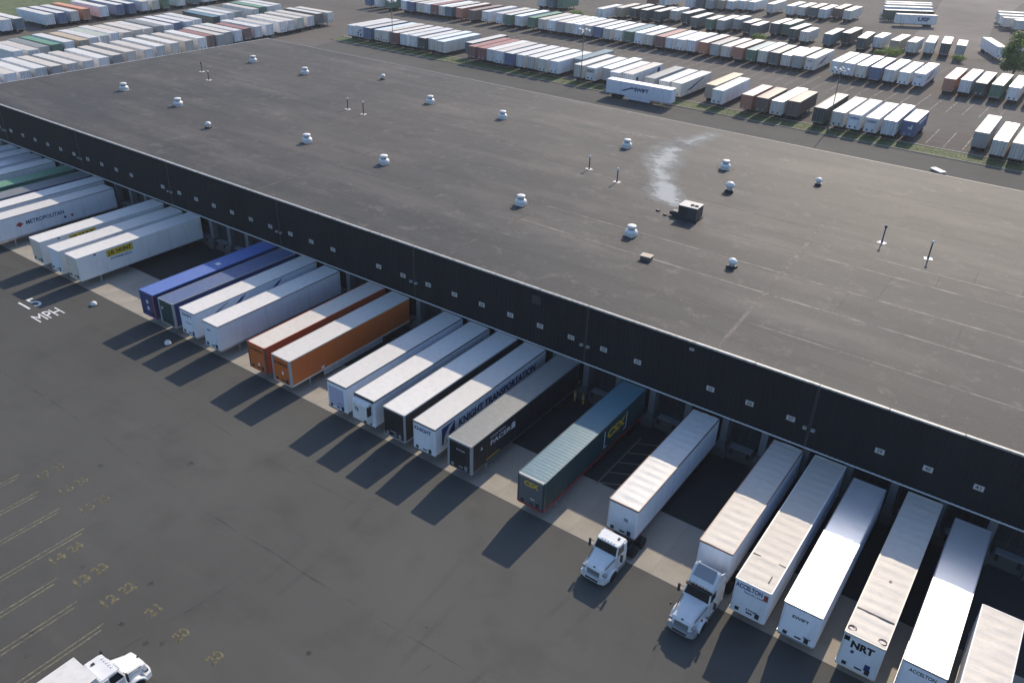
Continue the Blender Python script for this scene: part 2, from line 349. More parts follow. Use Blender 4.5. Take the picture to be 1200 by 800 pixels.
# painted markings
def paintmark(name, mb, mat, parent=None):
    o = mb.build(name, mat, parent)
    return tag(o, kind='structure') if parent is None else o
ROADM = thing('road_markings', (0,0,0)); tag(ROADM, kind='structure')
def line(x0, y0, x1, y1, w, mat, z=.005, nm='stall_line', par=None):
    d = Vector((x1-x0, y1-y0)).normalized(); q = Vector((-d.y, d.x))*w/2
    mb = MB(); mb.poly([(x0+q.x,y0+q.y,z),(x0-q.x,y0-q.y,z),(x1-q.x,y1-q.y,z),(x1+q.x,y1+q.y,z)]); mb.build(nm, mat, par or ROADM)
FLATT = (0, 0, rad(90))
lettering('15', M_WLINE, ROADM, (-59.3,-23.3,.008), FLATT, 1.75, 2.5, .0, 'speed_lettering')
lettering('MPH', M_WLINE, ROADM, (-55.2,-23.35,.008), FLATT, 2.9, 2.1, .0, 'speed_lettering')
for i, (x, y) in enumerate(((-33.4,-40.2),(-30.0,-39.6),(-26.6,-39.8),(-23.3,-39.8),(-19.6,-39.9),(-16.3,-44.0),(-13.1,-44.3),(-9.8,-44.3),(-6.4,-45.0))):
    line(x-.16, y, x-.16, y-13, .10, M_YLINE); line(x+.22, y-.4, x+.22, y-13, .10, M_YLINE)
nums = ['36','35','34','33','32','31']
for i, (x, y) in enumerate(((-28.4,-37.1),(-25.2,-37.0),(-21.7,-37.2))):
    lettering('2%d' % (7-i), M_YSTEN, ROADM, (x,y,.006), FLATT, 1.0, .95, .0, 'stall_number'); lettering('1%d' % (7-i), M_YSTEN, ROADM, (x,y-1.4,.006), FLATT, 1.0, .95, .0, 'stall_number')
for i, (x, y) in enumerate(((-18.3,-41.5),(-14.8,-41.6),(-11.5,-41.5),(-8.2,-41.5),(-4.9,-41.7),(-1.5,-41.5))):
    lettering('2%d' % (4-i if i < 5 else 0), M_YSTEN, ROADM, (x,y,.006), FLATT, 1.05, 1.0, .035, 'stall_number')
    if i < 3: lettering('1%d' % (4-i), M_YSTEN, ROADM, (x,y-1.5,.006), FLATT, 1.05, 1.0, .035, 'stall_number')
M_HATCH = paint('hatch_paint', (.20,.19,.15), .7, .6, 0, .3, (.2,.18,.15), 1.2)
for i in range(5): line(9.7, -10.2+i*1.75, 12.2, -8.9+i*1.75, .13, M_HATCH, .022, 'hatch_line')
line(9.6, -10.6, 9.6, -2.2, .12, M_HATCH, .022, 'hatch_line'); line(12.3, -10.6, 12.3, -2.2, .12, M_HATCH, .022, 'hatch_line')
# back yard stall lines; second-row ones mostly imitate sunlit strips between trailer shadows
M_FLINE = worn('worn_paint_and_lit_strips', (.34,.32,.29), .34, .62, 1.2)
for i in range(58): line(-178+i*3.42, 150.5, -178+i*3.42+.4, 166.5, .16, M_FLINE, .014)
for i in range(7): line(6.9+i*3.4-1.6, 120.5, 6.9+i*3.4-1.6, 134, .16, M_FLINE, .014)
for i in range(24): line(-84+i*3.5, 196, -84+i*3.5+.5, 205, .16, M_FLINE, .016)
# dark drips and spots on the asphalt
spots = MB()
M_OIL = worn('oil_stain', (.025,.025,.026), .42, .72, 1.7, None, .7)
def blob(x, y, r, z=.0045):
    spots.poly([(x+r*random.uniform(.6,1.2)*math.cos(a), y+r*random.uniform(.6,1.2)*math.sin(a), z) for a in [2*math.pi*i/11 for i in range(11)]])
M_TAR = worn('tar_seam_fill', (.035,.035,.036), .44, .74, .5, None, .5)
def crack(pts, w):
    mb = MB(); rows = []
    for (x0,y0),(x1,y1) in zip(pts[:-1], pts[1:]):
        for i in range(8):
            t_ = i/8; rows.append((x0+(x1-x0)*t_+random.uniform(-.12,.12), y0+(y1-y0)*t_+random.uniform(-.12,.12)))
    for (x0,y0),(x1,y1) in zip(rows[:-1], rows[1:]):
        d = Vector((x1-x0,y1-y0)).normalized(); q = Vector((-d.y,d.x))*w/2*random.uniform(.5,1.3)
        mb.poly([(x0+q.x,y0+q.y,.0042),(x0-q.x,y0-q.y,.0042),(x1-q.x,y1-q.y,.0042),(x1+q.x,y1+q.y,.0042)])
    mb.build('tar_seam', M_TAR, ROADM)
crack([(-70,-33),(-40,-32.2),(-10,-33),(20,-32),(44,-32.6)], .12); crack([(-40,-24.5),(-12,-25.5),(4,-24.2)], .08); crack([(-8,-60),(-7,-45),(-5.5,-33)], .1); crack([(10,-55),(9,-40),(10.5,-32.4)], .09); crack([(-30,-55),(-29.4,-43),(-31,-32.5)], .1); crack([(-55,-40),(-50,-30),(-52,-24)], .09)
M_TYRE = worn('tyre_mark', (.045,.045,.045), .46, .85, .16, None, .22)
for x_, y_, a_, l_ in ((-3.9,-28,94,15),(7.5,-28,92,16),(14.9,-30,80,18),(22.6,-31,97,18),(-26,-27,92,14),(12,-42,18,30)):
    for o_ in (-.95, .95):
        d = Vector((math.cos(rad(a_)), math.sin(rad(a_)))); q = Vector((-d.y, d.x))
        p0 = Vector((x_,y_)) - d*l_/2 + q*o_; mb = MB(); cur = 0; N_ = 10
        for i in range(N_):
            a0 = p0 + d*l_*i/N_ + q*.9*(i/N_)**2; a1 = p0 + d*l_*(i+1)/N_ + q*.9*((i+1)/N_)**2
            mb.poly([(a0.x-q.x*.22,a0.y-q.y*.22,.0036),(a1.x-q.x*.22,a1.y-q.y*.22,.0036),(a1.x+q.x*.22,a1.y+q.y*.22,.0036),(a0.x+q.x*.22,a0.y+q.y*.22,.0036)])
        mb.build('tyre_mark', M_TYRE, ROADM)
for x, y, r in ((-25.8,-34.8,.3),(-13.2,-47.6,.25),(-11.5,-48.8,.22),(-8.9,-43.6,.28),(-10.6,-40.2,.25),(-16.0,-42.3,.25),(-5.3,-42.8,.3),(-6.2,-43.6,.28),(8,-31,.25),(-20,-30,.35),(3.1,-37.5,.25)): blob(x, y, r)
tag(spots.build('oil_spots', M_OIL), 'dark oil spots scattered on the open asphalt yard', 'oil stain', kind='stuff')

# grass strip, kerbs
M_GRASS, n, b = nodes_of('turf'); f = noise(n, .35, 5, .65); f2 = noise(n, 3, 4)
c = mix(n, (.05,.085,.022), (.13,.14,.055), ramp(n, f, [(.38,0),(.68,1)])); c = mix(n, c, (.02,.03,.012), ramp(n, f2, [(.5,0),(.8,.6)])); n.links.new(c, b.inputs['Base Color']); b.inputs['Roughness'].default_value = .9
GST = tag(MB().box(-152, 90, 112.8, 118.0, -.2, .07).build('grass_strip', M_GRASS), kind='structure')
for i in range(61):
    x = -152+i*4
    MB().box(x, x+3.985, 112.55, 112.78, -.1, .14).build('kerb', M_KERB, GST)
    MB().box(x, x+3.985, 118.02, 118.42, -.1, .17).build('kerb', M_KERB, GST)
gr = MB()
for i in range(16000):
    x = random.uniform(-152, 60); y = random.uniform(112.9, 117.9)
    if random.random() < .5 and math.sin(x*.35)+math.sin(y*1.7+x*.11) < -.3: continue
    h = random.uniform(.06,.26); a = random.uniform(0, 6.28); w = .035
    dx, dy = math.cos(a)*w, math.sin(a)*w
    gr.poly([(x-dx,y-dy,.06),(x+dx,y+dy,.06),(x+random.uniform(-.1,.1),y+random.uniform(-.1,.1),.06+h)])
M_BLADE, n, b = nodes_of('grass_blades'); f = noise(n, .5, 4, .6)
n.links.new(ramp(n, f, [(.35,(.05,.10,.018)),(.65,(.14,.18,.04))]), b.inputs['Base Color']); b.inputs['Roughness'].default_value = .8
tag(gr.build('grass', M_BLADE), 'patchy green grass on the strip between access road and trailer yard', 'grass', kind='stuff')
g = MB(); g.poly([(-300,62,.02),(-232,58,.02),(-240,100,.02),(-330,110,.02)]); tag(g.build('lawn', M_GRASS), kind='structure')

# ================================================================== TRAILERS AT THE DOCKS
tyre_me = MB(); tyre_me.lathe([(.30,-.29),(.47,-.29),(.51,-.22),(.51,-.04),(.48,-.01),(.48,.01),(.51,.04),(.51,.22),(.47,.29),(.30,.29)], n=20)
tyre_me.v = [(z, x, y) for x, y, z in tyre_me.v]; tyre_me = tyre_me.mesh('tyre', [TYRE], True)
rim_me = MB(); rim_me.lathe([(.29,-.25),(.29,.25),(.16,.18),(.10,.28),(.02,.28)], n=14); rim_me.v = [(z, x, y) for x, y, z in rim_me.v]; rim_me = rim_me.mesh('rim', [RIM], True)
def wheel(par, x, y, z=.5, s=1.0):
    h = link('wheel', tyre_me, par, (x, y, z), None, (s if x > 0 else -s, s, s)); link('rim', rim_me, h); return h
def roof_mesh(L, mat, style):
    mb = MB(); nx = 6; ny = int(L/(.3 if style != 'ribbed' else .2)); rows = []
    rnd = random.Random(int(L*100)+len(style)*7+int(random.random()*9999))
    wr = {'smooth': .004, 'wrinkle': .030, 'ribbed': .0}.get(style, .003)
    for j in range(ny+1):
        y = .05+(L-.10)*j/ny; r = []
        for i in range(nx+1):
            t = i/nx*2-1; x = t*1.25
            z = 4.052+.022*(1-t*t)
            if 0 < i < nx: z += rnd.uniform(-wr, wr) + (wr*.9*math.sin(j*2.1) if style != 'smooth' else 0)
            if style == 'ribbed' and j % 2: z -= .010
            r.append(len(mb.v)); mb.v.append((x, y, z))
        rows.append(r)
    for a, b_ in zip(rows[:-1], rows[1:]):
        for i in range(nx): mb.face([a[i], a[i+1], b_[i+1], b_[i]])
    return mb.mesh('roof', [mat], style != 'ribbed')
def body_mesh(L, mat, kind):
    mb = MB(); z0, z1 = 1.14, 4.0
    if kind == 'container':
        p = .28; n = int((L-.5)/p)
        for s in (-1, 1):
            pr = [(1.295, .0), (1.295, .25)]
            for i in range(n):
                y = .25+i*(L-.5)/n; q = (L-.5)/n; pr += [(1.255, y+.06), (1.255, y+q*.45), (1.295, y+q*.65), (1.295, y+q)]
            pr += [(1.295, L)]
            for (x0, y0), (x1, y1) in zip(pr[:-1], pr[1:]):
                q = [(s*x0,y0,z0),(s*x1,y1,z0),(s*x1,y1,z1),(s*x0,y0,z1)]
                mb.poly(q if s > 0 else q[::-1])
        mb.poly([(-1.295,0,z0),(1.295,0,z0),(1.295,0,z1),(-1.295,0,z1)]); mb.poly([(1.295,L,z0),(-1.295,L,z0),(-1.295,L,z1),(1.295,L,z1)])
        mb.poly([(-1.295,0,z0),(-1.295,L,z0),(1.295,L,z0),(1.295,0,z0)]); mb.poly([(-1.255,0,z1),(1.255,0,z1),(1.255,L,z1),(-1.255,L,z1)])
    else:
        mb.prism([(-1.285,L),(-1.285,.16),(-1.245,.05),(-1.14,0),(1.14,0),(1.245,.05),(1.285,.16),(1.285,L)], z0, z1)
        n = int(L/1.22)
        for i in range(1, n+1):
            y = i*L/(n+.3)
            for s in (-1, 1): mb.box(*sorted((s*1.284, s*1.294)), y-.03, y+.03, z0+.2, z1-.12)
        for x in (-.57, 0, .57): mb.box(x-.02, x+.02, -.008, .0, z0+.1, z1-.1)
    return mb.mesh('body', [mat])
def dock_trailer(name, k_or_x, y, label, body='white', nose=None, roof='white', style='smooth', kind='van', L=17.25, rail=None, post=None, skirt=False, legs=True, rz=0., gear=True, cat='trailer', group='trailers backed up to the loading docks', bumper=None):
    t = thing(name, (k_or_x, y, 0), rz, label, cat, group)
    link('body', body_mesh(L, P(body), kind), t)
    link('roof', roof_mesh(L, ROOF[roof], style), t)
    rl = rail or ALU
    mb = MB(); w = 1.303
    for s in (-1, 1): mb.box(*sorted((s*1.235, s*w)), .02, L, 3.955, 4.075)
    mb.box(-1.22, 1.22, -.012, .055, 3.93, 4.078); mb.box(-1.22, 1.22, L-.06, L+.012, 3.93, 4.078); mb.build('top_rail', rl, t)
    mb = MB()
    for s in (-1, 1): mb.box(*sorted((s*1.2, s*1.306)), .05, L-.02, 1.08, 1.26)
    mb.box(-1.19, 1.19, -.02, .06, 1.08, 1.22); mb.build('bottom_rail', bumper or rl, t)
    if nose: MB().box(-1.13, 1.13, -.022, -.001, 1.25, 3.9).build('front_panel', P(nose), t)
    if post:
        for s in (-1, 1): MB().box(*sorted((s*1.10, s*1.312)), -.035, .17, 1.1, 4.06).build('corner_post', P(post), t)
    fm = MB(); fm.box(-.9, -.62, -.07, -.012, 1.35, 1.62); fm.box(.55, .85, -.06, -.012, 1.32, 1.75); fm.box(-.1, .35, -.045, -.012, 1.42, 1.55); fm.build('air_connector_box', DARK if body != 'black' else ALU, t)
    mb = MB()
    for s in (-1, 1): mb.box(s*.55-.07, s*.55+.07, .6, L-.4, .86, 1.14)
    for i in range(9): mb.box(-.6, .6, 1.2+i*(L-2.4)/8, 1.3+i*(L-2.4)/8, .95, 1.10)
    mb.build('chassis', DARK, t)
    zb = 0 if legs else .3
    for s in (-1, 1):
        mb = MB(); mb.box(s*.86-.07, s*.86+.07, 2.55, 2.69, zb+.04, 1.1); mb.box(s*.86-.15, s*.86+.15, 2.47, 2.77, zb, zb+.04); mb.build('landing_leg', ALU, t)
    MB().tube((-.86,2.62,.62),(.86,2.62,.62),.035).build('landing_brace', ALU, t)
    if gear:
        for yy in (L-3.3, L-2.02):
            for s in (-1, 1): wheel(t, s*.92, yy, .51)
            MB().tube((-.7,yy,.51),(.7,yy,.51),.07).build('axle', DARK, t)
    if skirt:
        for s in (-1, 1): MB().box(*sorted((s*1.20, s*1.23)), 4.2, L-4.4, .42, 1.1).build('side_skirt', paint('skirt_panel', (.42,.43,.44), .5, .4), t)
    mb = MB(); mb.box(-1.2, -.01, L, L+.035, 1.25, 3.9); mb.box(.01, 1.2, L, L+.035, 1.25, 3.9)
    for x in (-.75, -.3, .3, .75): mb.tube((x, L+.05, 1.3), (x, L+.05, 3.85), .018, n=6)
    mb.build('rear_doors', P(nose or body), t)
    return t
def side_text(t, s, mat, y0, y1, z, h, bold=.02, nm='lettering'): return lettering(s, mat, t, (1.297, (y0+y1)/2, z), RIGHT, y1-y0, h, bold, nm)
def nose_text(t, s, mat, x, z, w, h, bold=.02, y=-.026): return lettering(s, mat, t, (x, y, z), NOSE, w, h, bold)
RG = random.Random(4)
YN = -17.45
# west end, partly outside the frame
dock_trailer('semi_trailer', -29*D-.2, -17.5, 'white trailer nearest the far corner of the warehouse, in the dark docks', 'cool', roof='white')
dock_trailer('semi_trailer', -28*D-.2, -17.4, 'white trailer second along the docks from the far warehouse corner', 'white', roof='white')
dock_trailer('semi_trailer', -27*D-.1, -17.6, 'white trailer third along the docks from the far warehouse corner', 'cool', roof='bright')
dock_trailer('semi_trailer', -26*D-.1, -17.5, 'white trailer right next to the green roofed trailer', 'white', roof='white')
dock_trailer('semi_trailer', -24.6*D, -17.5, 'trailer with green roof and green sides at the docks', 'green', roof='green')
dock_trailer('shipping_container', -23.4*D, -17.5, 'dark navy container on chassis beside the green roofed trailer', 'navy', roof='dkgrey', style='ribbed', kind='container', cat='container')
dock_trailer('semi_trailer', -22.45*D, -17.4, 'plain white trailer parked between navy container and lettered METROPOLITAN trailer', 'white', roof='white')
t = dock_trailer('semi_trailer', -21.33*D, -18.4, 'white trailer lettered METROPOLITAN with a dark red diamond emblem', 'cool', roof='white')
side_text(t, 'METROPOLITAN', INKB, 4.4, 9.6, 2.75, .55)
mark(t, [(3.05,2.75),(3.55,2.4),(4.05,2.75),(3.55,3.1)], INKR, 'right')
for yy in (9.6, 10.6): mark(t, [(yy-.22,2.0),(yy,1.8),(yy+.22,2.0),(yy,2.25)], INKR if yy > 10 else INKB, 'right')
def jb(t):
    MB().box(1.297, 1.306, 3.7, 7.2, 2.95, 3.82).build('sign_panel', INKY, t); lettering('J.B. HUNT', INK, t, (1.31,5.45,3.38), RIGHT, 3.1, .55, .03)
    side_text(t, 'INTERMODAL', INKB, 4.1, 7.0, 2.62, .28, .01)
t = dock_trailer('shipping_container', -67.16, -17.58, 'white container with yellow sign panel, next to the gap beside the METROPOLITAN trailer', 'white', 'cream', 'white', 'smooth', 'van', cat='container', rail=P('white')); jb(t)
mark(t, [(2.2,3.75),(2.5,3.75),(2.5,3.9),(2.2,3.9)], INK, 'right')
t = dock_trailer('semi_trailer', -62.9, -17.6, 'white trailer with pale blue nose between the two yellow-signed containers', 'white', 'cool', 'white', rail=P('white'))
t = dock_trailer('shipping_container', -59.33, -17.41, 'white container with yellow sign panel beside the three empty docks', 'white', 'cream', 'white', 'smooth', 'van', cat='container', rail=P('white'), gear=True); jb(t)
mark(t, [(2.1,3.72),(2.4,3.72),(2.4,3.9),(2.1,3.9)], INK, 'right')
t = dock_trailer('shipping_container', -44.25, -17.45, 'blue container with bright blue roof beside the empty docks', 'navy', 'navy', 'blue', 'smooth', 'container', rail=P('blue'), cat='container')
MB().box(1.05,1.31,-.03,.02,1.1,4.0).build('red_stripe', P('red'), t)
for z in (2.95, 2.15): mark(t, [(-.15,z-.2),(.2,z-.2),(.25,z),(.15,z+.25),(-.1,z+.2)], INKW, 'front', off=.04)
MB().box(-.3,.35,9.3,9.9,4.03,4.09).build('roof_patch', P('white'), t)
t = dock_trailer('shipping_container', -40.85, -17.35, 'dark navy container with pale corner posts between blue and white trailers', 'navy', 'dkgreen', 'navy', 'smooth', 'container', post='grey', rail=P('grey'), cat='container')
nose_text(t, 'EMP', INKW, -.75, 3.0, .35, .3)
t = dock_trailer('semi_trailer', -37.21, -17.32, 'white trailer with blue swoosh on its side and blue lettered nose', 'cool', 'cool', 'white')
for a, b_ in ((2.0,4.6),(5.0,6.8),(10.2,12.0)): mark(t, [(a,3.0),(a+.9,3.15),(b_,3.85),(b_-.7,3.65)], INKB, 'right')
nose_text(t, 'SWIFT', INKB, 0, 3.5, 1.6, .35); nose_text(t, 'SWIFT', INKB, .1, 2.6, 1.1, .18, .0)
t = dock_trailer('semi_trailer', -33.08, -17.5, 'plain white trailer with rounded nose between swoosh trailer and cream roofed orange trailer', 'cool', None, 'white'); nose_text(t, 'WABASH', INKB, -.3, 3.2, .5, .16)
t = dock_trailer('semi_trailer', -25.96, -17.38, 'orange trailer with cream roof beside the plain white rounded trailer', 'rust', 'orange', 'cream', 'smooth', post='brown', rail=P('rust'))
nose_text(t, 'SCHNEIDER', INK, -.05, 3.45, 1.9, .3); mark(t, [(.0,1.7),(.25,1.65),(.3,2.0),(.1,2.1)], INKW, 'front', off=.04)
t = dock_trailer('semi_trailer', -22.22, -17.5, 'orange trailer with white roof and silver side skirts', 'orange', 'orange', 'white', 'smooth', post='grey', rail=P('cream'), skirt=True)
nose_text(t, 'SCHNEIDER', INK, 0, 3.35, 1.9, .32); mark(t, [(.0,2.2),(.25,2.15),(.3,2.5),(.1,2.6)], INKW, 'front', off=.04); mark(t, [(3.9,1.35),(4.3,1.35),(4.3,1.65),(3.9,1.65)], INKW, 'right')
t = dock_trailer('semi_trailer', -14.66, -17.42, 'white trailer with lilac nose panel beside the empty dock', 'cool', 'cool', 'white', rail=P('dkgrey')); nose_text(t, 'UTILITY', INKB, .3, 1.9, .6, .16)
MB().box(-1.0,.9,-.03,-.02,1.5,3.6).build('nose_sheet', paint('lilac_panel', (.42,.42,.56), .5, .2), t)
t = dock_trailer('refrigerated_trailer', -11.1, -17.42, 'white trailer with refrigeration unit bulging from its nose', 'cool', 'cool', 'white', rail=P('dkgrey'))
mb = MB(); mb.loft([[(-1.05,0,1.75),(.95,0,1.75),(.95,0,3.85),(-1.05,0,3.85)], [(-1.05,-.35,1.65),(.95,-.35,1.65),(.95,-.38,3.8),(-1.05,-.38,3.8)], [(-.92,-.62,1.85),(.82,-.62,1.85),(.82,-.60,3.55),(-.92,-.60,3.55)]]); ru = mb.build('cooling_unit', P('white'), t)
MB().box(.35,.965,-.56,-.1,2.55,3.55).build('grille', DARK, ru); MB().box(-1.2,1.2,-.06,-.015,3.82,3.95).build('gasket', DARK, ru); MB().box(.5,.8,-.66,-.55,1.9,2.1).build('vent_hole', DARK, ru)
lettering('TK', INKB, ru, (-.35,-.625,2.95), NOSE, .55, .4)
t = dock_trailer('semi_trailer', -7.52, -17.38, 'black trailer with white roof and pale corner post', 'black', 'black', 'white', 'smooth', rail=P('grey')); MB().box(1.16,1.312,-.03,.12,1.1,3.95).build('corner_post', P('grey'), t)
nose_text(t, 'HYUNDAI', INKW, -.1, 1.75, .7, .12, .0)
t = dock_trailer('semi_trailer', -4.05, -17.34, 'white trailer with dark blue emblem and lettering along its side', 'cool', 'cool', 'white', rail=P('dkgrey'))
side_text(t, 'KNIGHT TRANSPORTATION', INKB, 3.3, 15.4, 2.95, .85, .03); nose_text(t, 'KNIGHT', INKB, -.1, 3.45, 1.9, .42, .03)
mark(t, [(.9,1.9),(2.7,1.9),(2.7,3.7),(.9,3.7)], INKB, 'right'); mark(t, [(1.1,1.95),(1.5,1.95),(2.0,3.0),(2.6,3.62),(1.9,3.5),(1.3,2.8)], INKW, 'right', off=.02)
t = dock_trailer('shipping_container', -.1, -17.26, 'black container with grey roof and pale grey corner posts', 'black', 'black', 'grey', 'smooth', 'container', post='grey', rail=P('dkgrey'), cat='container')
side_text(t, 'PACER', INKW, 2.6, 5.6, 2.9, .48); side_text(t, 'STACKTRAIN', INKW, 2.6, 4.8, 3.5, .22, .0); mark(t, [(5.7,2.65),(6.3,2.65),(6.3,3.2),(5.9,3.35),(5.7,3.1)], INKW, 'right'); mark(t, [(1.2,3.0),(1.5,3.0),(1.35,3.35)], INKW, 'right'); nose_text(t, 'PACER', INKW, .1, 3.2, .9, .14, .0, -.03)
MB().box(-1.2,1.2,-.04,.06,3.9,4.085).build('front_header', P('grey'), t); mark(t, [(2.0,1.45),(4.0,1.45),(4.0,1.55),(2.0,1.55)], INKY, 'right')
t = dock_trailer('shipping_container', 7.35, -17.45, 'dark green container with blue-green ribbed roof and yellow CSX lettering', 'dkgreen', 'dkgrey', 'sage', 'ribbed', 'container', rail=P('dkgreen'), cat='container', bumper=REDL)
MB().box(-1.2,1.2,-.04,.06,3.92,4.085).build('front_header', P('cream'), t)
side_text(t, 'CSX', INKY, 10.0, 13.2, 2.85, .95, .05); nose_text(t, 'CSX', INKY, .0, 3.35, 1.4, .5, .04); nose_text(t, 'UMAX', INKW, .2, 1.95, .45, .16)
for a, s in ((9.5, 1), (13.6, -1)):
    mark(t, [(a,1.8),(a+s*.5,1.8),(a+s*.5,1.92),(a+s*.12,1.92),(a+s*.12,3.6),(a,3.6)][::s], INKW, 'right', 'bracket_mark')
t = dock_trailer('semi_trailer', 14.77, -15.75, 'white trailer coupled to the small day cab truck', 'cool', None, 'white', 'wrinkle', L=15.3, legs=False, rail=P('brown')); nose_text(t, 'STRICK', INKB, .35, 2.7, .35, .3, .0)
t = dock_trailer('semi_trailer', 22.29, -15.64, 'white trailer coupled to the tall sleeper truck', 'cool', None, 'cream', 'wrinkle', L=15.3, legs=False, rail=P('brown'))
t = dock_trailer('semi_trailer', 25.87, -17.56, 'white trailer with wrinkled cream roof and blue lettering along the nose top', 'cool', 'cool', 'cream', 'wrinkle', rail=P('white'))
nose_text(t, 'ACCELTON', INKB, -.2, 3.62, 1.9, .42, .03); nose_text(t, 'TRAILER LEASE', INKB, .15, 3.2, 1.4, .18, .0); MB().box(.85,1.15,-.03,-.02,3.2,3.75).build('corner_patch', P('red'), t); nose_text(t, '53260', INK, .25, 1.75, .8, .2); MB().box(-1.2,1.2,3.0,3.08,4.06,4.085).build('roof_bow', DARK, t); MB().box(.7,.78,.9,1.6,4.07,4.10).build('roof_tear', DARK, t)
t = dock_trailer('semi_trailer', 29.34, -17.55, 'white trailer with glaring bright roof and SWIFT on its nose', 'cool', 'cool', 'bright', 'smooth', L=16.2); nose_text(t, 'SWIFT', INK, .0, 3.15, 1.15, .26, .03); nose_text(t, '53114', INK, .7, 1.75, .5, .16)
t = dock_trailer('semi_trailer', 33.37, -17.63, 'white trailer with cream roof and big black NRT on its nose', 'cool', 'cool', 'cream', 'wrinkle', rail=P('cream')); nose_text(t, 'NRT', INK, .0, 3.3, 1.45, .62, .05)
MB().box(-1.2,-.85,-.035,-.02,3.45,3.85).build('corner_plate', INK, t); MB().box(.45,.8,-.035,-.02,1.6,2.15).build('placard', INKB, t); MB().box(-.6,-.4,-.035,-.02,2.55,2.8).build('placard', INKB, t); MB().box(-1.2,1.2,2.5,2.6,4.06,4.09).build('roof_bow', DARK, t); MB().box(-.06,.12,6.2,6.4,4.06,4.09).build('roof_hole', INK, t)
for s in (-1, 1):
    mb = MB(); pts = [(s*.95+.26*math.cos(a_), .55+.22*math.sin(a_), 4.09) for a_ in [2*math.pi*i/10 for i in range(11)]]
    for p0, p1 in zip(pts[:-1], pts[1:]): mb.tube(p0, p1, .03, n=5)
    mb.build('loose_strap', P('brown'), t)
t = dock_trailer('semi_trailer', 37.01, -17.61, 'white trailer with glaring bright roof next to the black lettered NRT trailer', 'cool', 'cool', 'bright', 'smooth', L=16.2); nose_text(t, 'ACCELTON', INK, .0, 3.5, 1.6, .3, .02)
dock_trailer('semi_trailer', 40.25, -26.85, 'white trailer pulled forward from its dock at the edge of the row', 'white', None, 'cream', 'wrinkle', rail=P('white'))

